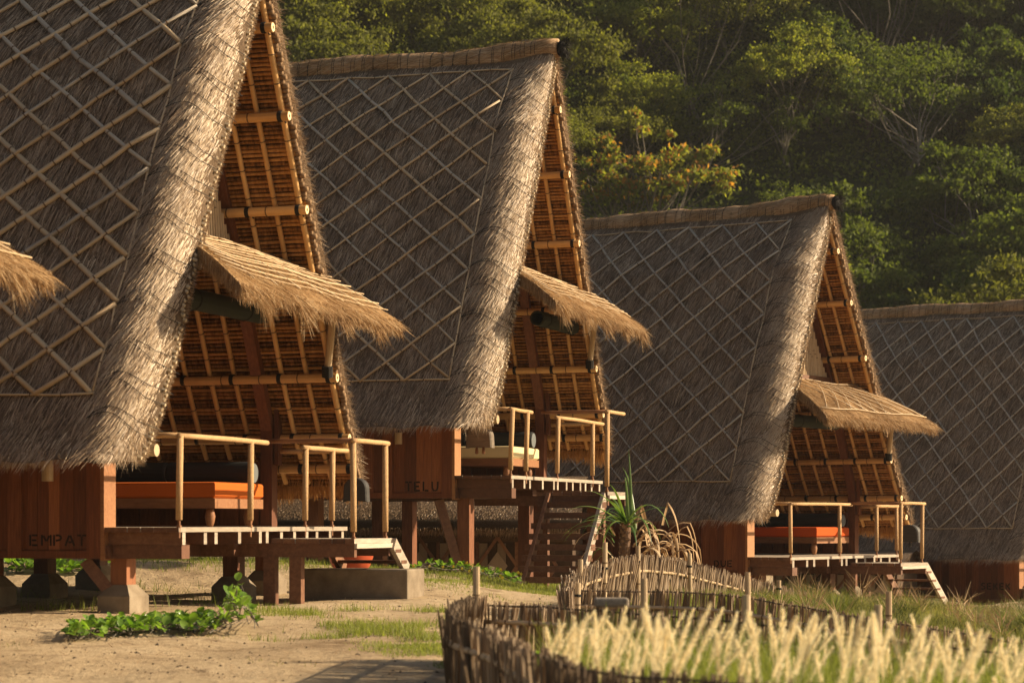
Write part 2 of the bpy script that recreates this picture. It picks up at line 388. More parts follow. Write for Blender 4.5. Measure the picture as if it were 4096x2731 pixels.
LET = {  # stencil letters on a 1 x 1 box: polylines
 'E': [[(.08, 0), (.08, 1)], [(.24, .95), (.72, .95)], [(.24, .5), (.62, .5)], [(.24, .05), (.72, .05)]],
 'M': [[(.06, 0), (.06, 1)], [(.2, .92), (.42, .42)], [(.5, .42), (.72, .92)], [(.86, 0), (.86, 1)]],
 'P': [[(.08, 0), (.08, 1)], [(.24, .95), (.5, .95), (.68, .85), (.72, .72), (.62, .55), (.24, .46)]],
 'A': [[(.02, 0), (.36, .95)], [(.46, .95), (.82, 0)], [(.3, .33), (.58, .33)]],
 'T': [[(0, .95), (.36, .95)], [(.44, .95), (.8, .95)], [(.4, 0), (.4, .84)]],
 'L': [[(.08, 0), (.08, 1)], [(.24, .05), (.68, .05)]],
 'U': [[(.06, 1), (.08, .35), (.2, .1), (.38, .03)], [(.43, .03), (.62, .1), (.74, .35), (.76, 1)]],
 'D': [[(.1, .96), (.1, .04)], [(.26, .96), (.55, .88), (.74, .6), (.72, .3), (.5, .08), (.26, .04)]],
 'S': [[(.7, .9), (.4, .98), (.14, .86), (.12, .68), (.34, .56)], [(.44, .5), (.68, .38), (.7, .16), (.44, .02), (.08, .08)]],
 'K': [[(.08, 0), (.08, 1)], [(.24, .48), (.68, .98)], [(.32, .52), (.74, 0)]]}
def lettering(word, x1, zc, hgt, wch, parent, yface):
    """letters ending at local x1, centred on height zc, on the plane y=yface"""
    n = len(word); x0 = x1 - wch * n
    for k, ch in enumerate(word):
        mb = MB()
        for pl in LET[ch]:
            pts = [Vector((x0 + (k + px * .92) * wch, yface, zc + (pz - .5) * hgt)) for px, pz in pl]
            th = hgt * .09
            L = []; Rr = []
            for i, p in enumerate(pts):
                d = (pts[min(i + 1, len(pts) - 1)] - pts[max(i - 1, 0)]).normalized(); nn = Vector((-d.z, 0, d.x)) * th
                L.append(p + nn); Rr.append(p - nn)
            V = L + Rr; m = len(L); V2 = [v - Vector((0, .003, 0)) for v in V]
            fs = []
            for i in range(m - 1):
                fs.append((2 * m + i, 2 * m + i + 1, 3 * m + i + 1, 3 * m + i))
                fs.append((i, i + 1, 2 * m + i + 1, 2 * m + i)); fs.append((m + i + 1, m + i, 3 * m + i, 3 * m + i + 1))
            fs.append((0, 2 * m, 3 * m, m)); fs.append((m - 1, 2 * m - 1, 4 * m - 1, 3 * m - 1))
            mb.add(V + V2, fs)
        mb.build('letter', M['paint_black'], parent)

def bamboo_pts(a, b, n=6, sag=0.0, wob=.0):
    a = Vector(a); b = Vector(b); out = []
    for i in range(n + 1):
        t = i / n; p = a.lerp(b, t); p.z -= sag * 4 * t * (1 - t)
        if wob: p += Vector((random.uniform(-wob, wob), random.uniform(-wob, wob), random.uniform(-wob, wob)))
        out.append(p)
    return out
def bamboo(mb, a, b, r, nodes=.35, n=8, mi=0, mn=1, tint=None, wob=0.0):
    """bamboo pole with slightly swollen dark nodes"""
    a = Vector(a); b = Vector(b); L = (b - a).length; k = max(1, int(round(L / nodes))); tint = random.random() if tint is None else tint
    P = bamboo_pts(a, b, k, wob=wob); d = (b - a).normalized()
    mb.tube(P, r, n, tint=tint, mi=mi)
    for q in P[1:-1]: mb.tube([q - d * .006, q + d * .006], r * 1.1, n, tint=tint, mi=mn)

def make_hut(cf):
    seed = cf['seed']; random.seed(seed); g = np.random.default_rng(seed)
    phi = R(cf['phi']); h = empty('thatched_hut', ((cf['u'] - CX) / F * cf['d'], cf['d'], cf['z']), -phi)
    tag(h, cf['label'], 'hut', 'steep thatched huts on stilts in a row')
    lean = cf.get('lean', 0.0); nx, nv = 44, 40
    full = cf.get('full', True); EBW = cf.get('eb', .58)
    def xe(z): return -.05 + cf.get('xo', 0) + lean * z - .10 * np.exp(-((z - .3) / .35) ** 2)
    def zr(x):
        e = np.maximum(0, -x); return 5.93 + .11 * np.exp(-(e / .75) ** 1.6) + .02 * np.sin(x * 2.3 + seed)
    def eoff(e):
        t = np.clip(e / (EBW - .06), 0, 1); a = .50 * (1 - np.maximum(0, 1 - (1 - t) ** 2.7) ** (1 / 2.7))
        return a - .41
    def rf(z): return np.clip((6.0 - z) / 1.1, .12, 1)
    def lump(x, z): return .018 * np.sin(x * 3.1 + z * 1.3 + seed) * np.sin(z * 2.3 - x) + .010 * np.sin(x * 7 + z * 5.1) * np.sin(z * 9.3 - x * 3)
    def front(x, z):
        e = xe(z) - x; return YC - wz(z) + eoff(e) * rf(z) + lump(x, z)
    # --- front slope slab and its strands
    def slab(sgn, thick):
        mb = MB(); rows_o, rows_i = [], []
        es = np.concatenate([[0, .02, .05, .09, .14, .2, .27, .35, .5, .65, .8], np.linspace(1.0, RL, 26)])
        for e in es:
            ro, ri = [], []
            for k in range(nv + 1):
                zb0 = Z0F if sgn < 0 else Z0; v = k / nv; z = zb0 + v * (zr(-e) - .06 - zb0) ; x = float(xe(z)) - e
                w = float(wz(z)); off = float(eoff(e)) * float(rf(z)) + float(lump(x, z)) if sgn < 0 else float(lump(x, z)) * .6
                yo = YC + sgn * (w - off); yi = YC + sgn * max(w - (.24 if sgn < 0 else thick), .0)
                if k == 0: yi = YC + sgn * (w - thick * .8)
                ro.append(Vector((x, yo, z + (.02 * math.sin(x * 9 + seed) if k == 0 else 0)))); ri.append(Vector((x - (.03 if e == 0 else 0), yi, z + (.06 if k == 0 else 0))))
            rows_o.append(ro); rows_i.append(ri)
        mb.grid(rows_o, flip=(sgn > 0)); mb.grid(rows_i, flip=(sgn < 0), mi=1)
        mb.grid([rows_o[0], rows_i[0]], mi=0); mb.grid([rows_o[-1], rows_i[-1]])
        mb.grid([[r[0] for r in rows_o], [r[0] for r in rows_i]])
        return mb
    slab(-1, .34).build('front_roof_slope', [M['thatch_base'], M['course']], h, smooth=True)
    slab(1, .16).build('back_roof_slope', [M['thatch_base'], M['gap_shade']], h, smooth=True)
    def surf_strands(n, xr, zlo, zhi, L, W, edge=False):
        if edge: e = np.abs(g.normal(0, .16, n)) + .0
        else: e = g.uniform(xr[0], xr[1], n)
        z = g.uniform(zlo, zhi, n); x = xe(z) - e
        y = front(x, z); P = np.stack([x, y, z], 1)
        dw = -(front(x, z + .04) - front(x, z - .04)) / .08; T = norm(np.stack([np.zeros(n), dw, -np.ones(n)], 1))      # down the slope
        N = norm(np.stack([np.zeros(n), -np.ones(n), -dw * 1.0 * -1 * -1], 1))         # outward
        N = norm(np.cross(T, np.tile([1., 0, 0], (n, 1)))); N *= np.where(N[:, 1:2] > 0, -1, 1)
        eo = np.clip(1 - e / .55, 0, 1)
        N = norm(N + np.array([1.0, 0, 0]) * (np.clip(1 - e / .5, 0, 1) ** 1.5)[:, None] * 1.6)
        clump = np.sin(x * 11 + z * 3) * np.sin(z * 7 - x * 5)
        leanx = -(.22 + .55 * eo) + g.normal(0, .12, n) + .08 * clump
        D = norm(T + np.array([1., 0, 0]) * leanx[:, None]); D = norm(D - N * (D * N).sum(1, keepdims=True))
        lift = np.abs(g.normal(0, .10, n)) + .03 + .05 * eo
        D2 = norm(D + N * lift[:, None]); S = norm(np.cross(D, N) + N * g.normal(0, .5, n)[:, None])
        ln = g.uniform(L[0], L[1], n) * (1 - .35 * eo)
        t = np.clip(g.normal(.40, .22, n) + .12 * clump + .32 * np.clip(1 - e / .6, 0, 1), 0, 1)  # straw paler towards the rake edge: its sunlit highlight put into the tint
        B = -N * (ln * lift * .5)[:, None] + np.array([0, 0, -.02])
        return blades(P + N * .002, D2, S, ln, g.uniform(W[0], W[1], n), B, 2), t
    dens = cf.get('dens', 1.0)
    P1 = [surf_strands(int(62000 * dens), (0, 6.2 if full else 6.2), Z0F + .04, 5.9, (.10, .27), (.0045, .010)),
          surf_strands(int(9000 * dens), None, Z0F + .05, 5.95, (.07, .2), (.006, .012), edge=True)]
    # front eave fringe
    n = int(5200 * dens); e = g.uniform(0, 6.2, n); z = Z0F + np.abs(g.normal(0, .04, n)); x = xe(z) - e; y = front(x, z) + g.uniform(0, .22, n)
    P1.append((blades(np.stack([x, y, z + .04], 1), norm(np.stack([g.normal(-.15, .16, n), g.normal(.02, .12, n), -np.ones(n)], 1)), norm(np.stack([np.ones(n), g.normal(0, .5, n), np.zeros(n)], 1)),
              g.uniform(.04, .11, n) * (1 + .4 * np.sin(x * 5 + seed)), g.uniform(.006, .012, n), None, 1), np.clip(g.normal(.4, .2, n), 0, 1)))
    # loose corner tuft
    n = 260; e = np.abs(g.normal(0, .1, n)); z = Z0F + g.uniform(0, .5, n) ; x = xe(z) - e; y = front(x, z)
    P1.append((blades(np.stack([x, y, z], 1), norm(np.stack([g.uniform(-.1, .9, n), g.normal(-.1, .2, n), -np.ones(n) * g.uniform(.3, 1.4, n)], 1)), norm(g.normal(0, 1, (n, 3))),
              g.uniform(.05, .2, n), .006, None, 1), np.clip(g.normal(.7, .2, n), 0, 1)))
    # small stub ends of the rolled rake: cut stalks pointing out along the ridge
    n = int(7000 * dens); z = g.uniform(Z0F, 6.0, n); row = np.round(z / .052) * .052; z = row + g.normal(0, .010, n)
    th = g.uniform(0, 1, n); x = xe(z) - .05 * th ** 2; y = YC - wz(z) + .10 + .12 * th
    P1.append((blades(np.stack([x - .05, y, z], 1), norm(np.stack([np.ones(n), g.normal(.0, .2, n), g.normal(-.35, .2, n)], 1)), norm(g.normal(0, 1, (n, 3))),
              g.uniform(.04, .10, n), .011, None, 1, ), np.clip(g.normal(.62, .2, n), 0, 1)))
    kn = MB(); z = Z0F + .05
    while z < 5.9:
        y = YC - float(wz(z)) + random.uniform(.04, .13); x = float(xe(z)); r_ = random.uniform(.018, .027)
        kn.tube([(x - .09, y, z + .03), (x - .01, y, z), (x + random.uniform(.0, .035), y, z - .012)], [r_ * .7, r_, r_ * .75], 5); z += .046
    o = kn.build('rake_edge_knots', M['knot'], h); o['kind'] = 'stuff'
    # back rake fuzz
    n = int(5200 * dens); z = g.uniform(Z0, 6.0, n); row = np.round(z / .055) * .055; z = row + g.normal(0, .012, n); x = xe(z) - g.uniform(.02, .12, n); y = YC + wz(z) - g.uniform(-.02, .16, n)
    P1.append((blades(np.stack([x, y, z], 1), norm(np.stack([np.ones(n), g.normal(.1, .3, n), g.normal(-.5, .35, n)], 1)), norm(g.normal(0, 1, (n, 3))),
              g.uniform(.04, .15, n), .009, None, 1), np.clip(g.normal(.5, .2, n), 0, 1)))
    strands_obj('thatch_straw', P1, M['thatch'], h)
    # back eave fringe (golden underside)
    n = int(6000 * dens); e = g.uniform(0, 4.5, n); z = Z0 + g.uniform(-.02, .12, n); x = xe(z) - e; y = YC + wz(z) - g.uniform(.0, .2, n)
    strands_obj('eave_fringe', [(blades(np.stack([x, y, z + .05], 1), norm(np.stack([g.normal(0, .15, n), g.normal(.02, .1, n), -np.ones(n)], 1)), norm(np.stack([np.ones(n), g.normal(0, .5, n), np.zeros(n)], 1)),
              g.uniform(.12, .26, n) * (1 + .2 * np.sin(x * 4 + seed)), .010, None, 1), np.clip(g.normal(.5, .2, n), 0, 1))], M['thatch_orange'], h)
    # --- ridge roll
    mb = MB(); P, rr = [], []
    for i in range(46):
        e = -.03 + RL * i / 45; x = -.05 + lean * 6 - e
        P.append(Vector((x, YC, float(zr(-max(e, 0))) - .03 + .010 * math.sin(i * 1.7)))); rr.append((.195 + .012 * math.sin(i * .9 + seed)) * min(1.0, .72 + e * .45))
    mb.tube(P, rr, 14); ridge = mb.build('ridge_roll', M['ridge'], h, smooth=True)
    mb = MB(); mb.lathe((0, 0, 0), [(.02, -.07), (.08, -.06), (.115, -.02), (.115, .02), (.08, .05), (.02, .06)], 12); ce = P[0] + Vector((.05, 0, .0))
    mb.v = [tuple(Vector((v[2] * .9, v[0], v[1])) + ce) for v in mb.v]; mb.build('black_fibre_cap', M['lash'], ridge, smooth=True)
    n = 900; a = g.uniform(0, 6.283, n); rad = g.uniform(.02, .13, n)
    strands_obj('cap_fibre', [(blades(np.stack([ce.x + g.uniform(-.02, .09, n), ce.y + rad * np.cos(a), ce.z + rad * np.sin(a)], 1), norm(np.stack([g.uniform(.1, 1, n), np.cos(a), np.sin(a) - .6], 1)), norm(g.normal(0, 1, (n, 3))), g.uniform(.03, .13, n), .006, None, 1), g.uniform(0, 1, n))], M['lash'], ridge)
    n = 5000; i0 = g.uniform(0, 44, n); ii = i0.astype(int); fr = i0 - ii
    PA = np.array([tuple(p) for p in P]); C = PA[ii] * (1 - fr)[:, None] + PA[ii + 1] * fr[:, None]; a = g.uniform(-.3, 3.44, n)
    Nn = np.stack([np.zeros(n), -np.cos(a), np.sin(a)], 1); Tn = np.stack([np.zeros(n), np.sin(a), np.cos(a)], 1)
    D = norm(np.stack([-np.ones(n) * 1.2, np.zeros(n), np.zeros(n)], 1) - Tn * g.uniform(.2, .9, n)[:, None] * np.sign(np.cos(a))[:, None] + Nn * .06)
    strands_obj('ridge_straw', [(blades(C + Nn * (np.interp(i0 * RL / 45, [0, .6], [.14, .195])[:, None]), D, norm(np.cross(D, Nn)), g.uniform(.08, .22, n), .009, None, 1), np.clip(g.normal(.5, .2, n), 0, 1))], M['thatch_gold'], ridge)
    x = -.35
    while x > -RL + .3:
        for dx in (0, .03):
            zc = float(zr(x + .05)) - .03; rw = .205 * min(1.0, .74 + abs(x) * .45); mbw = MB(); tilt = random.uniform(-.03, .03)
            mbw.tube([(x + dx + tilt * math.cos(a), YC + rw * math.cos(a), zc + rw * math.sin(a)) for a in [R(q) for q in range(200, -21, -20)]], .0035, 4, cap=False)
            mbw.build('ridge_wire', M['wire'], ridge)
        x -= random.uniform(.14, .2)
    # --- wire hoops over the rolled rake
    z = .95
    while z < 5.7:
        for dz in (0, random.uniform(.09, .14)):
            pts = []; rise = random.uniform(.07, .12)
            for i in range(11):
                e = EBW * (1 - i / 10); zz_ = z + dz * (i / 10) ** .6 + rise * math.sin(math.pi * min(1, i / 10 * 1.0)) - .17 * (i / 10) ** 2 + .05; xx = float(xe(zz_)) - e
                pts.append(Vector((xx, float(front(xx, zz_)) - .022, zz_)) + Vector((.02 * (i / 10) ** 4, 0, 0)))
            pts.append(pts[-1] + Vector((.02, .12, -.03)))
            MB().tube(pts, .0030, 4, cap=False).build('binding_wire', M['wire'], h)
        z += random.uniform(.27, .47)
    # --- bamboo lattice on the front slope
    cell = cf.get('cell', .5); zb, zt = 1.22, 5.72; EB = EBW
    arc = lambda z: np.interp(z, _zz, np.concatenate([[0], np.cumsum(np.hypot(np.diff(_zz), np.diff(_ww)))]))
    az = arc(_zz); A0, A1 = float(arc(zb)), float(arc(zt)); inv = lambda a: float(np.interp(a, az, _zz))
    XR = 6.4; slopex = cf.get('ratio', .96)
    def strip(p0, p1, r, name='bamboo_strip', lift=0.0, mat='bamboo_pale'):
        # p = (e, arc)
        L = math.hypot(p1[0] - p0[0], p1[1] - p0[1])
        if L < .1: return
        k = max(2, int(L / .33)); pts = []
        for i in range(k + 1):
            t = i / k; e = p0[0] + (p1[0] - p0[0]) * t; z = inv(p0[1] + (p1[1] - p0[1]) * t); x = float(xe(z)) - e
            pts.append(Vector((x, float(front(x, z)) - .016 - lift, z + .012)) + Vector((random.gauss(0, .006), random.gauss(0, .004), random.gauss(0, .007))))
        mb = MB(); t0 = random.random(); mb.tube(pts, r, 6, tint=t0)
        for q in range(1, k): mb.tube([pts[q].lerp(pts[q - 1], .02), pts[q].lerp(pts[q + 1], .02)], r * 1.12, 6, mi=1)
        mb.build(name, [M[mat], M['bamboo_node']], h, smooth=True)
    W_, H_ = XR - EB, A1 - A0; ph = 0.0; slopex = max(1, round(H_ * slopex / cell)) * cell / H_
    for fam in (0, 1):
        c = -H_ * slopex - cell * 12; c = math.floor(c / cell) * cell + ph * cell
        while c < W_ + H_ * slopex:
            # e = c + slopex*a (fam 0) or e = c + H*slopex - slopex*a
            pts = []
            lo, hi = 0.0, H_
            f = (lambda a: c + slopex * a) if fam == 0 else (lambda a: c + slopex * (H_ - a))
            aa = [a for a in (np.linspace(0, H_, 200)) if 0 <= f(a) <= W_]
            if len(aa) > 1:
                a0, a1 = aa[0], aa[-1]
                j = random.uniform(-.02, .02)
                strip((EB + f(a0) + (j if 0 < a0 else 0), A0 + a0), (EB + f(a1) - (j if a1 < H_ else 0), A0 + a1), random.uniform(.014, .021) * cf.get('sr', 1.0), lift=.010 * fam, mat=cf.get('strip_mat', 'bamboo_pale') if random.random() < .75 else 'bamboo_grey')
            c += cell
    strip((EB, A0), (XR, A0), .012, 'lattice_border', .0); strip((EB, A1), (XR, A1), .012, 'lattice_border', .0); strip((EB + .01, A0), (EB + .01, A1), .012, 'lattice_border', -.008)
    # --- thatch courses on the underside of the back slope
    if cf.get('courses', True):
        z = Z0 + .04; k = 0
        while z < 5.85:
            w = float(wz(z)); x1 = float(xe(z)) + random.uniform(-.02, .035); x0 = -5.0; n = 9
            pts = [(x1 + (x0 - x1) * (i / n) ** 1.4, YC + w - .185 + random.uniform(-.004, .004), z + random.uniform(-.005, .005)) for i in range(n + 1)]
            rad = [random.uniform(.020, .023) for _ in pts]; rad[0] = .034; pts.insert(1, (x1 - .05, pts[0][1], pts[0][2])); rad.insert(1, .030)
            tb_ = MB().tube(pts, rad, 6); tb_.m[:6] = [1] * 6; tb_.m[-1] = tb_.m[-2] = 1; tb_.build('thatch_course', [M['course'], M['course_end']], h, smooth=True)
            z += .052 * (.62 + .0 * k) / math.hypot(1, float(dwz(z))) * 1.55; k += 1
        # rafters
        for i, xr_ in enumerate([-.13, -.42, -.72, -1.0, -1.3, -1.6, -1.9, -2.2, -2.5, -2.8, -3.1, -3.4]):
            pts = []; lo = Z0 + .05
            for j in range(20):
                z = lo + (5.8 - lo) * j / 19; pts.append((xr_ + lean * z, YC + float(wz(z)) - .235, z))
            mb = MB(); mb.tube(pts, .030 if i else .036, 7)
            for j in range(1, 19): mb.tube([Vector(pts[j]).lerp(Vector(pts[j - 1]), .02), Vector(pts[j]).lerp(Vector(pts[j + 1]), .02)], .033 if i else .039, 7, mi=1)
            mb.build('rafter', [M['bamboo'], M['bamboo_node']], h, smooth=True)
        for z in (5.2, 4.35, 3.42, 2.5, 1.66, 1.0, .66):
            y = YC + float(wz(z)) - .315; r = .052; x1 = float(xe(z)) + .02
            mb = MB(); bamboo(mb, (x1, y, z), (-4.2, y, z - .02), r, .45, 10, tint=random.random())
            p = mb.build('purlin', [M['bamboo'], M['bamboo_node']], h, smooth=False)
            e_ = MB(); e_.tube([(x1 + .001, y, z), (x1 + .004, y, z)], r * .92, 12); e_.tube([(x1 + .004, y, z), (x1 + .006, y, z)], r * .35, 10, mi=1); e_.build('cut_end', [M['bamboo_end'], M['bamboo_node']], p)
            for xl in (-.13, -.72, -1.3, -1.9, -2.5):
                l_ = MB(); xx = xl + lean * z
                for q in (-.014, .0, .014): l_.tube([(xx + q - .009, y, z), (xx + q + .009, y, z)], r * random.uniform(1.12, 1.2), 10)
                l_.tube([(xx - .03, y + .09, z + .06), (xx, y - .03, z + .03), (xx + .03, y + .09, z - .06)], .008, 5)
                l_.build('lashing', M['lash'], p)
    # front purlin end under the eave
    mb = MB(); y = YC - float(wz(.66)) + .36; mb.tube([(-.06, y, .72), (-4, y, .72)], .06, 10); mb.build('purlin', M['bamboo_pale'], h)
    mb = MB()
    if not full: return h, xe
    # --- timber frame
    fx = -1.0
    for sgn in (-1, 1):
        mb = MB(); mb.beam((fx, YC + sgn * 2.38, .95), (fx, YC + sgn * .12, 5.55), .11, .13, up=(1, 0, 0)); mb.build('frame_leg', M['wood_red'], h)
        ps_ = 2.33 if sgn > 0 else 2.05; mb = MB(); mb.bbox(fx - .07, fx + .07, YC + sgn * ps_ - .08, YC + sgn * ps_ + .08, -.05, 1.15); mb.build('corner_post', M['wood_red'], h)
        mb = MB(); mb.bbox(fx + .09, fx + .14, YC + sgn * ps_ - .06, YC + sgn * ps_ + .06, .7, 1.45); mb.build('post_cheek', M['wood_red'], h)
    mb = MB(); mb.bbox(fx - .04, fx + .05, YC - 1.5, YC + 1.5, 2.98, 3.12); mb.build('tie_beam', M['wood_brown'], h)
    mb = MB(); mb.add([(fx - .06, YC - 1.4, 3.1), (fx - .06, YC + 1.4, 3.1), (fx - .06, YC, 5.6), (fx - .08, YC - 1.4, 3.1), (fx - .08, YC + 1.4, 3.1), (fx - .08, YC, 5.6)], [(0, 1, 2), (5, 4, 3), (0, 3, 4, 1), (1, 4, 5, 2), (2, 5, 3, 0)]); gp = mb.build('gable_panel', M['wood_red'], h)
    y = YC - 1.15
    while y < YC + 1.2:
        top = 3.12 + (5.5 - 3.12) * (1 - abs(y - YC) / 1.33); mb = MB(); bamboo(mb, (fx + .01, y, 3.12), (fx + .01, y + (top - 3.12) * (-.09 if y > YC else .09), max(3.2, top - .25)), .026, .4, 8)
        mb.build('bamboo_stick', [M['bamboo_pale'], M['bamboo_node']], gp); y += .066
    # front wall with planks and lettering
    wl = MB(); wx = -.82
    wl.bbox(-4.6, wx - .04, .035, .06, -.26, 1.1); wall = wl.build('front_wall', M['wood_brown'], h)
    x = wx
    while x > -4.3:
        MB().bbox(x - .145, x, -.03, .03, -.30, 1.15).build('wall_stile', M['wood_plank'], wall)
        a = x - .145 - .70; xx = x - .148
        while xx > a + .02:
            w_ = random.choice((.16, .12, .13, .15, .11)); w_ = min(w_, xx - a)
            MB().bbox(xx - w_ + .004, xx, .0, .03, -.22, 1.12, tint=random.random()).build('wall_plank', M['wood_plank'], wall); xx -= w_
        MB().bbox(a, x - .147, -.022, .025, -.30, -.225, tint=.3).build('bottom_rail', M['wood_plank'], wall)
        x = a
    MB().bbox(wx + .002, wx + .04, -.03, .22, -.32, 1.1, tint=.9).build('corner_board', M['wood_frame'], wall)
    if cf.get('word'):
        lettering(cf['word'], wx - cf['tx'], cf.get('tz', -.125), cf.get('th', .105), cf.get('tw', .118), wall, -.0005)
    # low back wall
    bw = MB(); bw.bbox(-4.2, -1.1, 4.5, 4.53, 0, .62); bwl = bw.build('back_wall', M['wood_brown'], h)
    x = -1.1
    while x > -4.2:
        MB().bbox(x - .235, x, 4.47, 4.499, .02, .6, tint=random.random()).build('wall_panel', M['wood_red'], bwl); x -= .25
    MB().bbox(-4.2, -1.08, 4.42, 4.54, .62, .74).build('wall_cap', M['wood_red'], bwl)
    MB().bbox(-3.75, -3.7, .25, 4.4, 0, 2.6, tint=.2).build('inner_gable_wall', M['wood_brown'], h)
    MB().add([(-3.72, .6, 2.6), (-3.72, 3.8, 2.6), (-3.72, YC, 5.6), (-3.76, .6, 2.6), (-3.76, 3.8, 2.6), (-3.76, YC, 5.6)], [(0, 1, 2), (5, 4, 3), (0, 3, 4, 1), (1, 4, 5, 2), (2, 5, 3, 0)]).build('inner_gable_top', M['wood_brown'], h)
    # --- deck
    x = 0.0; dk = empty('deck', (0, 0, 0)); dk.parent = h
    while x > -3.7:
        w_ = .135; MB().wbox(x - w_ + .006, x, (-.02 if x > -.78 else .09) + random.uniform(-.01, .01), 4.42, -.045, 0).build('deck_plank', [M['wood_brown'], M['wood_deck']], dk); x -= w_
    ly0, ly1, lx = cf['ly0'], cf['ly1'], .93; lz = cf.get('lz', -.12)
    for y in (.10, .62, .86, 1.42, 1.95, 2.12, 2.55, 2.9, 3.25, 3.55, 3.9, 4.32):
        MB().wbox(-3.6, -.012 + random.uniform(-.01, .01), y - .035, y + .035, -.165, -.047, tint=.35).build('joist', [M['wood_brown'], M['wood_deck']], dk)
    for y in (.17, 2.2, 4.25):
        MB().bbox(-3.9, -.02 - .35 * (y > 1), y - .09, y + .09, -.30, -.168, tint=.2).build('floor_beam', M['wood_brown'], h)
    MB().bbox(-.85, -.75, .0, 4.4, -.30, -.17, tint=.2).build('floor_beam', M['wood_brown'], h)
    # landing
    ld = empty('landing', (0, 0, 0)); ld.parent = h; x = -.02 if True else 0
    x = .01
    while x < lx - .01:
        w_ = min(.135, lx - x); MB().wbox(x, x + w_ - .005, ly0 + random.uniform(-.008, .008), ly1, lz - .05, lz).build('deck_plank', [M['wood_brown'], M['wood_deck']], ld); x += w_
    MB().bbox(-1.0, lx - .01, ly0 + .02, ly0 + .09, lz - .19, lz - .053, tint=.15).build('landing_beam', M['wood_brown'], ld)
    MB().bbox(-.3, lx - .01, ly1 - .10, ly1 - .03, lz - .19, lz - .053, tint=.15).build('landing_beam', M['wood_brown'], ld)
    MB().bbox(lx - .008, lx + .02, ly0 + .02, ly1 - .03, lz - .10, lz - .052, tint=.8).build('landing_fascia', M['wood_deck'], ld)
    # --- rails
    def post(x, y, zb_, zt_, tilt=0.0):
        r_ = .034
        p = MB(); p.tube([(x, y, zb_ + .07), (x + tilt * .3, y, zb_ + .4), (x + tilt, y, zt_)], r_, 8); p = p.build('rail_post', M['wrap'], h, smooth=True)
        MB().tube([(x - .002, y, zb_ - .10), (x, y, zb_ + .075)], .015, 8).tube([(x, y, zb_), (x, y, zb_ + .02)], .026, 8).build('post_foot', M['wood_frame'], p)
    def rail(a, b, m='wrap', r_=.026):
        MB().tube(bamboo_pts(a, b, 5, wob=.004), r_, 8).build('hand_rail', M[m], h, smooth=True)
    RZ = .87; r1, r2, r3 = cf['rails']
    rail((-.75, 0, RZ), (0.0, 0, RZ)); rail((0, -.03, RZ), (0, r1[-1], RZ))
    for y in r1[:-1]: post(0.0 - .01, y, 0, RZ, random.uniform(-.01, .03))
    rail((0, r2[0] - .08, RZ - .02), (0, 4.42, RZ - .02)); rail((-.8, 4.40, RZ - .02), (0, 4.40, RZ - .02))
    for y in r2: post(-.01, y, 0, RZ - .02, random.uniform(-.01, .03))
    rail((-.03, ly0 + .03, RZ + .02), (lx, ly0 + .03, RZ + .02), 'wood_frame', .024); rail((lx - .02, ly0, RZ + .02), (lx - .02, ly1 - .1, RZ + .02))
    for y in r3: post(lx - .03, y, lz, RZ + .02, random.uniform(-.01, .01))
    # --- bed
    bx0, bx1, by0, by1 = -2.95, -.93, 2.88, 4.2
    b = empty('daybed', h.matrix_world @ Vector((0, 0, 0)), 0)
    b.location = Vector(h.location) + Matrix.Rotation(-phi, 3, 'Z') @ Vector((-1.95, 3.5, 0)); b.rotation_euler = (0, 0, -phi)
    tag(b, cf['bed_label'], 'daybed', 'daybeds on the hut decks'); o_ = Vector((-1.95, 3.5, 0))
    def rb(name, mb, m, par=b, smooth=False):
        mb.v = [tuple(Vector(v) - o_) for v in mb.v]; return mb.build(name, m, par, smooth=smooth)
    mt = MB()
    pr = []
    for i, (ins, z) in enumerate(((.03, .31), (0, .335), (0, .455), (.012, .475), (.05, .485))): pr.append([(bx0 + ins, by0 + ins, z), (bx1 - ins, by0 + ins, z), (bx1 - ins, by1 - ins, z), (bx0 + ins, by1 - ins, z)])
    V = [q for r in pr for q in r]; fs = [(3, 2, 1, 0), tuple(16 + k for k in range(4))]
    for i in range(4):
        for k in range(4): fs.append((i * 4 + k, i * 4 + (k + 1) % 4, i * 4 + 4 + (k + 1) % 4, i * 4 + 4 + k))
    mt.add(V, fs); rb('mattress', mt, M[cf['fab']])
    rb('bed_frame', MB().bbox(bx0, bx1 - .02, by0 + .01, by0 + .06, .2, .308).bbox(bx1 - .06, bx1, by0 + .0, by1, .2, .306).bbox(bx0, bx1 - .06, by1 - .06, by1, .2, .308).bbox(bx0, bx1 - .07, by0 + .07, by1 - .07, .24, .30), M['wood_frame'])
    for lx_, ly_ in ((bx1 - .12, by0 + .14), (bx1 - .12, by1 - .14), (bx0 + .12, by0 + .14), (bx0 + .12, by1 - .14)):
        rb('leg', MB().lathe((lx_, ly_, 0), [(.03, 0), (.045, .04), (.058, .11), (.045, .17), (.04, .2)], 12), M['wood_frame'], smooth=True)
    for k, (xa, xb) in enumerate(((-1.98, -.95), (-2.95, -2.0))):
        P_ = [(xa, 3.98, .60), (xa + .02, 3.98, .60), (xb - .02, 3.98, .60), (xb, 3.98, .60)]
        bo = empty('bolster', b.location + Matrix.Rotation(-phi, 3, 'Z') @ Vector(((xa + xb) / 2 + 1.95, .48, .48)), -phi)
        tag(bo, 'charcoal bolster with %s on %s' % (('round end showing', 'no end showing')[k], cf['bed_short']), 'bolster', 'charcoal bolsters on the daybeds')
        c0 = Vector(((xa + xb) / 2, 3.98, .48))
        m1 = MB().tube(P_, [.115, .128, .128, .115], 18); m1.v = [tuple(Vector(v) - c0) for v in m1.v]; m1.build('cushion_body', M['fab_dark'], bo, smooth=False)
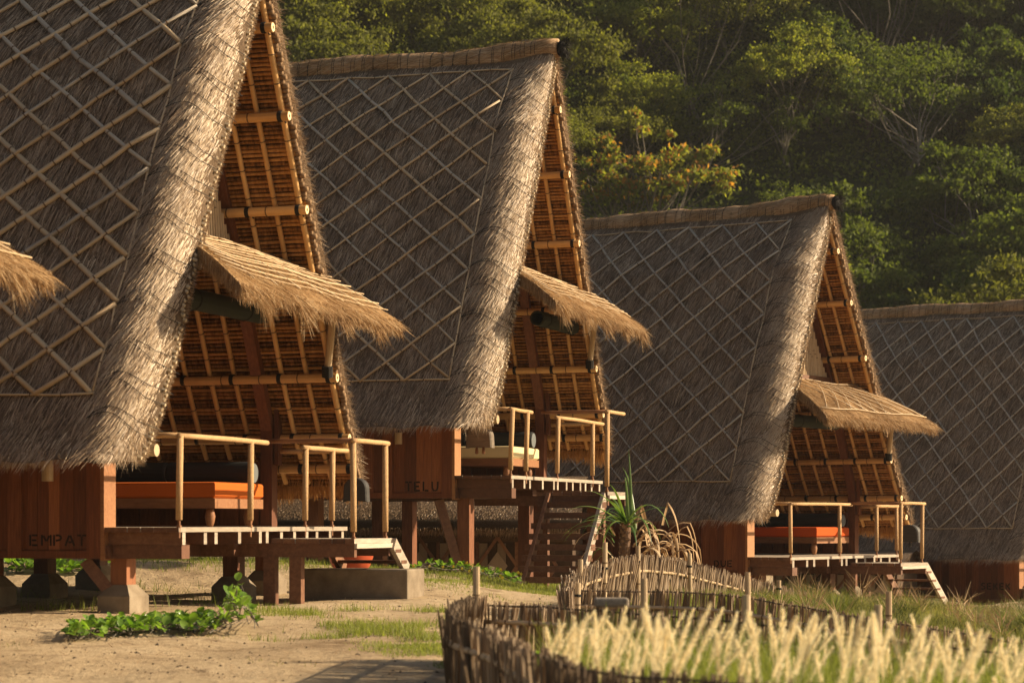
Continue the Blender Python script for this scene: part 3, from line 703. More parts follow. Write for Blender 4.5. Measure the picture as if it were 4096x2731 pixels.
        m1 = MB().tube([(xb, 3.98, .60), (xb + .008, 3.98, .60)], .108, 18); m1.v = [tuple(Vector(v) - c0) for v in m1.v]; m1.build('cushion_end', M['fab_end'], bo)
    # --- awning
    aw = MB(); nA = 12; ro, ri = [], []
    def awp(s, t):      # s 0 inner..1 outer, t 0 near..1 far
        y0 = .88 + (.10 - .88) * s; y1 = 3.65 + (4.58 - 3.65) * s; y = y0 + (y1 - y0) * t
        x = -.62 + 1.2 * s; z = 2.93 - .60 * s - .10 * s * s * s + .04 * math.sin(math.pi * s)
        return np.array((x, y, z + cf.get('awz', 0) + .015 * math.sin(y * 3 + seed)))
    for i in range(nA + 1):
        ro.append([awp(i / nA, j / 16) + np.array((0, 0, .04)) for j in range(17)]); ri.append([awp(i / nA, j / 16) - np.array((0, 0, .015)) for j in range(17)])
    aw.grid(ro); aw.grid(ri, flip=True, mi=1); aw.grid([ro[0], ri[0]]); aw.grid([ro[-1], ri[-1]], flip=True); aw.grid([[r[0] for r in ro], [r[0] for r in ri]], flip=True); aw.grid([[r[-1] for r in ro], [r[-1] for r in ri]])
    awn = aw.build('awning', [M['thatch_gold'], M['course']], h, smooth=True)
    n = 12000; s = g.uniform(0, 1, n); t = g.uniform(0, 1, n)
    y0 = .88 - .78 * s; y1 = 3.65 + .93 * s; y = y0 + (y1 - y0) * t; x = -.62 + 1.2 * s; z = 2.93 - .60 * s - .10 * s ** 3 + .04 * np.sin(np.pi * s) + cf.get('awz', 0) + .045
    D = norm(np.stack([np.ones(n), (t - .5) * .8 + g.normal(0, .35, n), -.5 - .25 * s + g.uniform(-.05, .35, n)], 1))
    PA_ = [(blades(np.stack([x, y, z], 1), D, norm(np.stack([g.normal(0, .3, n), np.ones(n), g.normal(0, .5, n)], 1)), g.uniform(.08, .26, n), .008, np.stack([np.zeros(n), np.zeros(n), -g.uniform(0, .05, n)], 1), 2), np.clip(g.normal(.5, .2, n), 0, 1))]
    rag = cf.get('rag', 1.0)
    n = 7500; k_ = g.uniform(0, 1, n); sd_ = g.uniform(0, 1, n)      # fringe on three sides
    s = np.where(sd_ < .5, 1.0, g.uniform(.15, 1, n)); t = np.where(sd_ < .5, k_, np.where(sd_ < .78, 0.0, 1.0))
    y0 = .88 - .78 * s; y1 = 3.65 + .93 * s; y = y0 + (y1 - y0) * t; x = -.62 + 1.2 * s; z = 2.93 - .60 * s - .10 * s ** 3 + cf.get('awz', 0) + g.uniform(-.05, .08, n)
    hang = g.uniform(.03, .14, n) * (.7 + 1.6 * rag * np.maximum(0, np.sin(y * 6 + seed * 1.3 + x * 5)) ** 2) 
    D = norm(np.stack([np.where(sd_ < .5, g.uniform(.0, 1.0, n), g.normal(.25, .2, n)), np.where(sd_ < .5, g.normal(0, .2, n), (t - .5) * g.uniform(0, .8, n)), -np.ones(n)], 1))
    PA_.append((blades(np.stack([x, y, z], 1), D, norm(g.normal(0, 1, (n, 3))), hang, .008, np.stack([np.zeros(n), np.zeros(n), -g.uniform(0, .05, n)], 1), 2), np.clip(g.normal(.42, .26, n), 0, 1)))
    strands_obj('awning_straw', PA_, M['thatch_gold'], awn)
    def aws(s0, t0, s1, t1, r):
        pts = [Vector(awp(s0 + (s1 - s0) * q / 6, t0 + (t1 - t0) * q / 6)) + Vector((0, 0, .085)) for q in range(7)]
        MB().tube(pts, r, 5).build('awning_strip', M['bamboo_pale'], awn, smooth=True)
    if cf.get('aw_lattice'):
        for k in range(-2, 10):
            for sg in (1, -1):
                t0 = .02 + k * .11; t1 = t0 + sg * .3
                s0, s1 = .1, .88
                if 0 <= t0 <= 1 and 0 <= t1 <= 1: aws(s0, t0, s1, t1, .009)
        aws(.88, .0, .88, 1, .011); aws(.1, 0, .1, 1, .010)
    else:
        for k in range(12):
            s0 = .05 + .07 * k; aws(s0, .0, min(1, s0 + random.uniform(-.02, .10)), 1, random.uniform(.006, .009))
        for k in range(7): aws(.05, .06 + .13 * k, .9, .12 + .14 * k, .007)
    az_ = cf.get('awz', 0)
    for xx, zz_, r_ in ((.38, 2.30 + az_, .045), (-.25, 2.62 + az_, .04)):
        ya = .32 if xx > 0 else .95; mb = MB(); bamboo(mb, (xx, ya, zz_), (xx, 4.35 if xx > 0 else 3.5, zz_), r_, .45, 9); q = mb.build('awning_pole', [M['bamboo'], M['bamboo_node']], awn)
        MB().tube([(xx, ya - .001, zz_), (xx, ya - .006, zz_)], r_ * .9, 10).build('cut_end', M['bamboo_end'], q)
    for yy in (.25, 1.2, 2.2, 3.2, 4.15):
        mb = MB(); bamboo(mb, (-.55, .85 + (yy) * .66, 2.75 + az_), (.42, max(yy, .35), 2.34 + az_), .026, .4, 8); mb.build('awning_rafter', [M['bamboo'], M['bamboo_node']], awn)
    for sgn in (1,):
        mb = MB(); bamboo(mb, (-.10, YC + float(wz(1.72)) - .40, 1.72), (.02, YC + 1.75, 2.42 + az_), .042, .5, 9); s_ = mb.build('awning_strut', [M['bamboo_pale'], M['bamboo_node']], awn)
        MB().tube([(-.1, YC + float(wz(1.72)) - .40, 1.66), (-.09, YC + float(wz(1.78)) - .40, 1.78)], .062, 10).build('lashing', M['lash'], s_)
    # rolled blind (hangs under the awning)
    y0, y1 = cf['blind']; bl = empty('rolled_blind', h.location + Matrix.Rotation(-phi, 3, 'Z') @ Vector((-.3, (y0 + y1) / 2, 2.25 + az_)), -phi)
    tag(bl, cf['blind_label'], 'blind', 'rolled blinds under the awnings')
    hl = (y1 - y0) / 2
    bm_ = MB(); n = 22; ring = []
    for k in range(n): 
        a = 2 * math.pi * k / n; ring.append((.105 * math.cos(a) * (1 + .02 * (k % 2)), .105 * math.sin(a) * (1 + .02 * (k % 2))))
    bm_.add([(a, -hl, b_) for a, b_ in ring] + [(a, hl, b_) for a, b_ in ring] + [(a * .8, -hl, b_ * .8) for a, b_ in ring] + [(a * .8, hl, b_ * .8) for a, b_ in ring],
            [(k, (k + 1) % n, n + (k + 1) % n, n + k) for k in range(n)] + [(2 * n + (k + 1) % n, 2 * n + k, 3 * n + k, 3 * n + (k + 1) % n) for k in range(n)] + [((k + 1) % n, k, 2 * n + k, 2 * n + (k + 1) % n) for k in range(n)] + [(n + k, n + (k + 1) % n, 3 * n + (k + 1) % n, 3 * n + k) for k in range(n)])
    bm_.build('blind_roll', M['blind'], bl)
    for yy in (-hl * .6, hl * .6): MB().tube([(.11 * math.cos(a), yy, .11 * math.sin(a)) for a in np.linspace(0, 6.28, 13)], .007, 5).build('tie_cord', M['lash'], bl)
    return h, xe

HUTS = [
 dict(seed=1, phi=17, d=22.5, u=720, z=-.043, cell=.60, phase=.3, eb=.46, sr=1.3, ratio=1.15, word='EMPAT', tx=.13, tw=.128, ly0=2.2, ly1=3.35, rails=([0, 1.70, 2.12], [3.18, 3.97], [2.25, 3.2]),
      fab='fab_orange', blind=(.5, 2.62), label='largest and nearest thatched hut at left with the word EMPAT stencilled on its wall', bed_label='wooden daybed with orange mattress on the deck of the nearest hut', bed_short='the bright orange daybed of the nearest hut', blind_label='dark rolled blind under the shaggy awning of the nearest hut'),
 dict(seed=2, phi=18, d=31.3, u=2045, z=.626, cell=.62, eb=.54, phase=.1, ratio=1.04, word='TELU', tx=.17, tz=-.14, th=.125, tw=.125, ly0=1.4, ly1=2.4, lz=-.2, rails=([0, .67, .9], [2.11, 3.9], [1.45]),
      fab='fab_cream', blind=(2.1, 3.85), label='tall thatched hut on high stilts with the word TELU on its wall and open stairs', bed_label='wooden daybed with cream mattress on the deck of the high middle hut', bed_short='the cream daybed of the middle hut', blind_label='dark rolled blind with a sunlit end under the awning of the middle hut'),
 dict(seed=3, phi=33, d=38.5, u=3165, z=-.56, cell=.66, eb=.62, phase=.6, ratio=1.03, lean=-.045, word='DUE', tx=.22, tz=-.11, tw=.125, ly0=2.25, ly1=3.4, rails=([0, 1.85, 2.3], [3.35, 4.2], [2.3, 3.2]), rag=.2, aw_lattice=True, strip_mat='bamboo_grey',
      fab='fab_red', blind=(.5, 2.3), label='thatched hut right of centre with the word DUE on its wall and red-orange daybed', bed_label='wooden daybed with red-orange mattress fully in shade on the right hand hut deck', bed_short='the red-orange daybed of the right hand hut', blind_label='dark rolled blind under the criss-cross bamboo awning of the right hand hut'),
]
HO = [make_hut(c) for c in HUTS]
# fourth hut, mostly hidden and cut by the frame
c4 = dict(seed=4, phi=34, d=48, u=4096 + 130, z=-1.34, cell=.53, phase=.2, ratio=.88, word='SEKEK', tx=.13, tz=.04, th=.13, tw=.135, ly0=2.25, ly1=3.4, rails=([0, 1.85, 2.3], [3.35, 4.2], [2.3, 3.2]), strip_mat='bamboo_grey', courses=False,
      fab='fab_orange', blind=(.5, 2.3), label='farthest thatched hut at the right edge with the word SEKEK on its wall', bed_label='wooden daybed on the deck of the farthest hut beyond the right edge', bed_short='the daybed of the farthest hut', blind_label='dark rolled blind of the farthest hut at the right edge')
h4 = make_hut(c4)
c0 = dict(seed=5, phi=17, d=15.6, u=-1440, z=-.22, cell=.5, phase=.2, word=None, tx=.1, ly0=2.2, ly1=2.9, rails=([0, 1.70, 2.12], [3.18, 3.97], [2.25]), courses=False, dens=.15, rag=1.2, xo=-.9,
      fab='fab_orange', blind=(.5, 2.3), label='thatched hut beyond the left edge showing only the tip of its awning', bed_label='wooden daybed of the hut beyond the left edge', bed_short='the daybed of the hut beyond the left edge', blind_label='dark rolled blind of the hut beyond the left edge')
h0 = make_hut(c0)

# --- supports, per hut
def loc2w(cf, p):
    return Vector(((cf['u'] - CX) / F * cf['d'], cf['d'], cf['z'])) + Matrix.Rotation(-R(cf['phi']), 3, 'Z') @ Vector(p)
def gl(cf, x, y):
    w = loc2w(cf, (x, y, 0)); return g1(w.x, w.y) - cf['z']
def column(cf, h, x, y, top, w=.17, dp=.20, pad=None, mat='wood_red'):
    g_ = gl(cf, x, y)
    if pad:
        pt = g_ + pad
        MB().bbox(x - w / 2, x + w / 2, y - dp / 2, y + dp / 2, pt + .10, top).build('column', M[mat], h)
        a, b_ = .17, .21; mb = MB(); P = []
        for (sx, sy, z) in ((a, b_, g_ - .2), (a, b_, pt), (w / 2 + .01, dp / 2 + .01, pt + .11)):
            P += [(x - sx, y - sy, z), (x + sx, y - sy, z), (x + sx, y + sy, z), (x - sx, y + sy, z)]
        fs = [(3, 2, 1, 0), (8, 9, 10, 11)]
        for i in range(2):
            for k in range(4): fs.append((i * 4 + k, i * 4 + (k + 1) % 4, i * 4 + 4 + (k + 1) % 4, i * 4 + 4 + k))
        mb.add(P, fs); mb.build('concrete_footing', M['concrete'], h)
    else: MB().bbox(x - w / 2, x + w / 2, y - dp / 2, y + dp / 2, g_ - .2, top).build('column', M[mat], h)
for i, cf in enumerate(HUTS + [c4, c0]):
    h = (HO + [h4, h0])[i][0]; hi = i == 1
    for (x, y) in ((-.74, .3), (-.74, 2.95), (-3.0, .5), (-3.0, 2.95), (-.9, 4.2), (-3.0, 4.2)):
        column(cf, h, x, y, -.30, pad=None if hi else .16)
    if i == 0: column(cf, h, -2.62, 1.1, -.30, pad=.2)
    MB().beam((-1.05, .1, -.32), (-.78, .24, max(gl(cf, -.8, .3) + .12, -.80) if not hi else gl(cf, -.8, .2) + .0), .09, .12).build('brace', M['wood_brown'], h)
    for x in (-.02, .27) if not hi else (.0, .80):
        column(cf, h, x, cf['ly0'] + .06, cf.get('lz', -.12) - .19, .13, .10, mat='wood_brown')
    if hi: column(cf, h, .42, cf['ly1'], cf.get('lz', -.12) - .19, .13, .10, mat='wood_brown')
# stairs
def stairs(cf, h, y0, dirn, n, rise, run, x0=.04, x1=.9, t=.035, w=.17, wst=.14, ov=.04):
    st = empty('staircase', (0, 0, 0)); st.parent = h; z0 = cf.get('lz', -.12)
    for x in (x0, x1):
        MB().beam((x, y0, z0 - .06), (x, y0 + dirn * run * (n + .4), z0 - .06 - rise * (n + .4)), .05, wst, up=(0, 0, 1), tint=.7).build('stringer', M['wood_deck' if x == x1 else 'wood_brown'], st)  # right stringer pale, left one dark: sun and shade painted by material
    for k in range(n):
        y = y0 + dirn * run * (k + .55); z = z0 - rise * (k + 1)
        MB().bbox(x0 - ov, x1 + .03, y - w / 2, y + w / 2, z - t, z, tint=.3).build('tread', M['wood_brown'], st)
stairs(HUTS[1], HO[1][0], 1.38, -1, 8, .143, .14, .10, .88, t=.08, w=.2, ov=.12)
stairs(HUTS[0], HO[0][0], 3.3, 1, 2, .12, .18, .22, .95)
stairs(HUTS[2], HO[2][0], 3.35, 1, 4, .15, .2, .1, .9)
stairs(c4, h4[0], 3.35, 1, 3, .15, .2, .1, .9)
# concrete block under hut 1 stairs
cf = HUTS[0]; bk = MB().bbox(-.6, .6, -.28, .28, -.5, 0)
def bev(mbo, w=.02):
    m = mbo.modifiers.new('bevel', 'BEVEL'); m.width = w; m.segments = 2; return mbo
o = bk.build('concrete_block', M['concrete']); o.location = loc2w(cf, (.55, 3.48, -.45)); o.rotation_euler = (0, 0, -R(17)); bev(o, .02)
tag(o, 'long raw concrete step block at the foot of the nearest hut stairs', 'concrete block')
# clay pot
wp = loc2w(cf, (-.18, 5.0, 0)); pz = g1(wp.x, wp.y)
o = MB().lathe((0, 0, 0), [(.17, 0), (.22, .05), (.26, .16), (.265, .26), (.25, .30), (.235, .30), (.23, .2)], 28).build('clay_pot', M['clay'], smooth=True); o.location = (wp.x, wp.y, max(pz, -.55)); tag(o, 'round red terracotta pot standing behind the concrete step block', 'pot')

# --- hanging wooden bells and bamboo lamps
def bell(cf, p, wd, ht, mat, label, clap=False, top=None):
    b = empty('wooden_bell', loc2w(cf, p), -R(cf['phi'])); tag(b, label, 'bell', 'wooden buffalo bells hanging by the decks')
    mb = MB(); n = 16; th = wd * .16
    out = []
    for k in range(n + 1):
        a = math.pi * k / n; out.append((math.cos(a) * wd / 2, max(0, math.sin(a)) ** .75 * ht * .55 + ht * .42))
    out = [(wd / 2 * 1.04, 0)] + out + [(-wd / 2 * 1.04, 0)]; m = len(out)
    F_ = [(x, -th, z) for x, z in out]; B_ = [(x, th, z) for x, z in out]; F2 = [(x * .9, -th * 1.35, z * .93 + .01) for x, z in out]; B2 = [(x * .9, th * 1.35, z * .93 + .01) for x, z in out]
    mb.add(F_ + B_ + F2 + B2, [tuple(2 * m + k for k in range(m)), tuple(3 * m + k for k in range(m - 1, -1, -1))] + [(k, k + 1, m + k + 1, m + k) for k in range(m - 1)] + [(k + 1, k, 2 * m + k, 2 * m + k + 1) for k in range(m - 1)] + [(m + k, m + k + 1, 3 * m + k + 1, 3 * m + k) for k in range(m - 1)] + [(0, m, 3 * m, 2 * m)])
    mb.build('bell_body', M[mat], b)
    MB().tube([(0, 0, ht * .95), (0, 0, ht + (top or .3))], .006, 6).build('cord', M['lash'], b)
    for sx in (-.06, .06) if clap else (0,):
        MB().lathe((sx * wd * 2.2, 0, -.08), [(.012, 0), (.026, .01), (.022, .06), (.012, .10)], 8).build('clapper', M['wood_frame'] if clap else M['bell_dark'], b, smooth=True)
bell(HUTS[0], (.42, 3.6, .27), .27, .27, 'bell_dark', 'dark dome-shaped wooden bell hanging at the landing of the nearest hut', top=.45)
bell(HUTS[1], (-.62, .55, .38), .36, .30, 'bell', 'weathered grey wooden bell with two clappers hanging under the middle hut eave', True, top=.2)
bell(HUTS[2], (.55, 3.5, .22), .36, .32, 'bell_dark', 'dark wooden bell hanging beyond the deck rail of the right hand hut', top=.5)
def lamp(cf, p, r, hh, label):
    b = empty('bamboo_lamp', loc2w(cf, p)); tag(b, label, 'lamp', 'bamboo tube lamps under the eaves')
    MB().tube([(0, 0, 0), (0, 0, hh)], r, 14).build('bamboo_tube', M['bamboo_pale'], b, smooth=False); MB().tube([(0, 0, hh), (0, 0, hh + .2)], .008, 6).build('hanger', M['lash'], b)
lamp(HUTS[0], (-1.30, -.18, .44), .056, .22, 'bamboo tube lamp hanging over the EMPAT wall')
lamp(HUTS[1], (-1.52, -.18, .42), .05, .15, 'short bamboo tube lamp over the TELU wall')
#SECTION2
# ------------------------------------------------------------------ hill with its forest
def hz(X, Y):
    Z0_ = gz(X, np.minimum(Y, 79.)) - .1
    t = np.maximum(0, Y - (80 + .10 * (X + 10) * (X < 40)))
    shade_spur = 12 * np.exp(-((X - 68) / 17) ** 2) * np.clip((Y - 45) / 40, 0, 1)  # unseen rise off to the right, added to shade that side of the forest
    zz = Z0_ * np.clip(1 - t / 10, 0, 1) - 1.2 * np.clip(t / 10, 0, 1) + .64 * t + np.clip(t - 60, 0, 999) * -.0 + shade_spur * 1.4
    return zz + (.9 * np.sin(X * .13 + 1) * np.sin(Y * .11) + .5 * np.sin(X * .31 + Y * .2)) * np.clip(t / 12, 0, 1) - .25 * (1 - np.clip(t, 0, 1))
hill_x = np.concatenate([np.linspace(-110, -60, 10)[:-1], np.linspace(-60, 90, 120)[:-1], np.linspace(90, 110, 6)])
hill_y = np.linspace(60, 176, 110)
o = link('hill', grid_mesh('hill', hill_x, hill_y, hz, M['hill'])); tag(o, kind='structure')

def crown_mesh(g, name, mat, rad, hgt, nleaf, nclump, flat=.5, leaf=.17, hollow=.55, mat2=None, base=0.0, tier=False):
    """leaf clumps on an umbrella-like shell; returns mesh and clump centres"""
    th = g.uniform(0, 6.283, nclump); u = g.uniform(0, 1, nclump) ** .6
    cx = u * rad * np.cos(th); cy = u * rad * np.sin(th)
    top = hgt * np.sqrt(np.maximum(0, 1 - (u * .94) ** 2)) * flat * 2
    cz = base + top * g.uniform(hollow, 1.0, nclump) + g.normal(0, .05 * hgt, nclump)
    if tier: cz = base + np.round(cz / (hgt * .28)) * hgt * .28 + g.normal(0, .03 * hgt, nclump)
    C = np.stack([cx, cy, cz], 1); sz = g.uniform(.5, 1.25, nclump) * rad * .17
    k = g.choice(nclump, nleaf, p=sz ** 2 / (sz ** 2).sum())
    off = g.normal(0, 1, (nleaf, 3)); off = norm(off) * (np.abs(g.normal(0, .55, nleaf)) ** .8)[:, None] * np.stack([sz[k] * 1.25, sz[k] * 1.25, sz[k] * .62], 1)
    Pn = C[k] + off; D = norm(g.normal(0, 1, (nleaf, 3)) + np.array([0, 0, -.35])); S = norm(np.cross(D, g.normal(0, 1, (nleaf, 3))))
    L = g.uniform(.7, 1.3, nleaf) * leaf * .95
    V = np.stack([Pn, Pn + D * (L * .5)[:, None] + S * (L * .30)[:, None], Pn + D * L[:, None], Pn + D * (L * .5)[:, None] - S * (L * .30)[:, None]], 1).reshape(-1, 3)
    Q = np.arange(nleaf * 4).reshape(-1, 4)
    rel = np.clip(off[:, 2] / (sz[k] * .8), -1, 1)
    t = np.clip(g.normal(.42, .2, nleaf) + g.uniform(-.15, .15, nclump)[k], 0, 1)
    mi = None; mats = [M[mat]]
    if mat2: mats.append(M[mat2]); mi = ((g.uniform(0, 1, nleaf) < .35) & (rel > -.1)).astype(int)
    return np_mesh(name, V, Q, t, mats, mi), C
def trunk_mesh(g, C, base, hgt, r, nl, mat, rad):
    mb = MB(); forks = []
    nst = g.integers(1, 3)
    for s_ in range(nst):
        fx, fy = g.normal(0, .35, 2); f = Vector((fx, fy, base * .55 + .2 * s_)); mb.tube([(0, 0, -.6), (fx * .3, fy * .3, f.z * .45), f], [r, r * .8, r * .65], 6, cap=False); forks.append(f)
    idx = g.choice(len(C), min(nl, len(C)), replace=False)
    for i in idx:
        f = forks[int(g.integers(0, nst))]; f = Vector((f.x, f.y, f.z * g.uniform(.5, 1.25))); c = Vector(C[i]); mid = f.lerp(c, .45) + Vector((*g.normal(0, rad * .12, 2), -hgt * g.uniform(-.05, .16)))
        q = f.lerp(c, .8) + Vector((*g.normal(0, rad * .05, 2), 0))
        rr = r * g.uniform(.2, .45)
        mb.tube([f, mid, q, c], [rr, rr * .7, rr * .4, rr * .15], 5, cap=False)
        for _ in range(2):
            e = c + Vector(tuple(g.normal(0, rad * .12, 3))); mb.tube([q, q.lerp(e, .5) + Vector(tuple(g.normal(0, .08, 3))), e], [rr * .35, rr * .22, rr * .08], 4, cap=False)
    return mb.mesh('trunk', M[mat], smooth=True)
gt = np.random.default_rng(21)
KINDS = []
for (nm, mat, mat2, rad, hg, nl, ncl, fl, leaf, hol, bark, base, tier) in (
    ('a', 'leaf_a', None, 3.4, 2.6, 13000, 110, .5, .15, .45, 'bark', 1.8, True), ('b', 'leaf_b', None, 2.9, 2.8, 13000, 100, .55, .16, .35, 'bark', 1.4, False),
    ('c', 'leaf_c', None, 2.8, 2.4, 12000, 90, .5, .15, .3, 'bark', 1.7, True), ('d', 'leaf_d', None, 2.7, 3.0, 12000, 90, .55, .18, .3, 'bark_dark', 1.0, False),
    ('e', 'leaf_a', 'leaf_c', 3.8, 2.2, 14000, 130, .5, .14, .5, 'bark', 2.2, True), ('f', 'leaf_b', 'leaf_d', 3.2, 3.2, 14000, 110, .55, .17, .3, 'bark_dark', 1.2, False)):
    me, C = crown_mesh(gt, 'crown', mat, rad, hg, nl, ncl, fl, leaf, hol, M and mat2, base, tier); KINDS.append((me, trunk_mesh(gt, C, base, hg, .085, 12, bark, rad)))
me, C = crown_mesh(gt, 'crown', 'leaf_c', 1.9, 2.6, 4600, 34, .5, .15, .2, 'leaf_red', 1.5); ORT = (me, trunk_mesh(gt, C, 1.5, 2.6, .10, 24, 'bark', 1.9))
me, C = crown_mesh(gt, 'crown', 'leaf_b', 2.8, 2.4, 4200, 70, .5, .13, .3, None, 1.6); BARE = (me, trunk_mesh(gt, C, 1.6, 2.4, .075, 20, 'bark', 2.6))
LAB = {0: 'spreading olive green tree with layered crown on the forested hill', 1: 'rounded mid green tree on the forested hill', 2: 'pale yellow-green airy tree on the forested hill', 3: 'dense dark green tree in the shade of the hill',
       4: 'broad flat-topped olive and yellow tree on the hill', 5: 'bushy mixed green tree low on the hill'}
def tree(kind, X, Y, s, label=None, group='trees covering the hillside', rz=None, name='hill_tree', sz=None):
    me, tr = kind; z = float(hz(np.array(X), np.array(Y))); e = empty(name, (X, Y, z - .1), random.uniform(0, 6.28) if rz is None else rz)
    e.scale = (s, s, s * (sz or random.uniform(.85, 1.15))); link('crown', me, e); link('trunk', tr, e)
    tag(e, label, 'tree', group); return e
COLZ = [(1500, 'behind the tall middle roof'), (1900, 'above the middle hut ridge'), (2250, 'at the middle hut peak'), (2600, 'just right of the middle peak'), (2950, 'over the right hand roof'), (3300, 'over the right hand peak'), (3600, 'right of the right hand peak'), (3900, 'above the farthest hut ridge'), (9999, 'along the right edge of the photo')]
ROWZ = [(40, 'highest up,'), (250, 'high'), (480, 'upslope'), (750, 'midway down'), (9999, 'low down')]
KN = {0: 'layered olive tree', 1: 'rounded green tree', 2: 'pale yellow-green tree', 3: 'dense dark green tree', 4: 'flat-topped yellowish tree', 5: 'bushy mixed green tree'}
def treelabel(k, pu, pv):
    return '%s %s %s' % (KN[k], [b for a, b in ROWZ if pv < a][0], [b for a, b in COLZ if pu < a][0])
random.seed(12); placed = []
def hill_hit(u, v):
    """where the ray through a pixel meets the hill"""
    for d in np.arange(70, 190, .5):
        X = (u - CX) / F * d; Z = (HZ - v) / F * d
        if Z < float(hz(np.array(X), np.array(d))): return X, d
    return None
SPEC = [  # pixel of the crown centre, kind, size, label
 ((2620, 770), 'o', 1.6, 'young tree with orange leaf tips and pale stem, nearest behind the tall middle roof'),
 ((2450, 760), 'o', 1.25, 'smaller orange-tipped young tree just left of the brighter one'),
 ((2900, 640), 'b', 1.35, 'open-crowned tree with pale arching limbs and sparse leaves on the hill'),
 ((3600, 640), 'b', 1.5, 'tall sparse tree with whitish limbs in the dark right part of the hill'),
 ((3150, 900), 'b', .8, 'leafless twiggy shrub-like tree behind the right hand hut ridge'),
 ((2500, 430), 2, 1.25, 'sunlit yellow-green tree just right of the tall middle roof peak'),
 ((2800, 420), 4, 1.3, 'wide tree with sunlit yellow top above the right hand hut'),
 ((3150, 560), 2, 1.0, 'bright leafy tree catching sun above the right hand ridge'),
 ((3750, 500), 1, 1.0, 'leafy tree with a bright crest high at the right'),
 ((2900, 130), 4, 1.4, 'wide sunlit tree near the top edge of the hillside'),
 ((3850, 950), 1, 1.25, 'large fresh green tree over the farthest hut roof'),
 ((3950, 1120), 1, 1.0, 'fresh green leafy tree directly behind the farthest hut ridge'),
 ((3500, 330), 0, 1.5, 'broad layered olive tree at upper right')]
CLEAR = []
for (pu, pv), k, s, lb in SPEC:
    r = hill_hit(pu, pv + (150 * s if k == 'o' else 60))
    if r is None: continue
    X, Y = r; kd = ORT if k == 'o' else BARE if k == 'b' else KINDS[k]
    e = tree(kd, X, Y - 1.5, s, lb, None); placed.append((X, Y - 1.5, 2.0 * s))
    if k == 'o': CLEAR.append((pu, Y))
cnt = 0
for _ in range(9000):
    if cnt >= 215: break
    Y = 80 + 62 * random.random() ** 1.1; X = random.uniform(-.105, .24) * Y
    if any((X - a) ** 2 + (Y - b) ** 2 < (c + .9) ** 2 for a, b, c in placed): continue
    hzv = float(hz(np.array(X), np.array(Y)))
    if hzv < -1.0 or hzv / Y > .26: continue
    if any((abs(CX + F * X / Y - a) < 330 and Y < b + 1) or (abs(Y - b) < 4 and 0 < X - (a - CX) / F * b < 12) for a, b in CLEAR): continue
    s = random.uniform(.75, 1.35); sidx = X / Y
    pool = [0, 2, 4, 0, 1, 4] if sidx < .02 else [0, 1, 4, 2, 5, 0] if sidx < .12 else [3, 5, 1, 0, 3, 3]  # darker leaf kinds to the right: hillside shade put into the foliage colour
    k = random.choice(pool); pu_ = CX + F * X / Y; pv_ = HZ - F * (hzv + 2.5) / Y; tree(KINDS[k], X, Y, s, treelabel(k, pu_, pv_), 'trees covering the hillside'); placed.append((X, Y, 1.15 * s)); cnt += 1
bylab = {}
for o in list(COL.objects):
    if o.get('category') == 'tree': bylab.setdefault(o['label'], []).append(o)
ORD = ['first', 'second', 'third', 'fourth', 'fifth', 'sixth', 'seventh', 'eighth', 'ninth', 'tenth']
for lb, os_ in bylab.items():
    if len(os_) > 1:
        os_.sort(key=lambda q: q.location.x / q.location.y)
        for i, q in enumerate(os_): q['label'] = '%s, %s from left' % (lb, ORD[min(i, 9)])
# undergrowth: one mass of leaf clumps
n = 90000; Y = 80 + 66 * gt.uniform(0, 1, n); X = gt.uniform(-.12, .25, n) * Y; Zh = hz(X, Y)
bl_ = np.abs(np.sin(X * 1.3 + np.sin(Y)) * np.sin(Y * 1.1 + X * .6)); Pn = np.stack([X, Y, Zh + gt.uniform(0, 1, n) * (.35 + 1.6 * bl_)], 1)
D = norm(gt.normal(0, 1, (n, 3))); S = norm(np.cross(D, gt.normal(0, 1, (n, 3)))); L = gt.uniform(.16, .34, n)
V = np.stack([Pn, Pn + D * (L * .5)[:, None] + S * (L * .32)[:, None], Pn + D * L[:, None], Pn + D * (L * .5)[:, None] - S * (L * .32)[:, None]], 1).reshape(-1, 3)
o = link('undergrowth', np_mesh('undergrowth', V, np.arange(n * 4).reshape(-1, 4), gt.uniform(0, 1, n), M['leaf_b'])); tag(o, 'low leafy undergrowth between the hillside trees', 'undergrowth', kind='stuff')

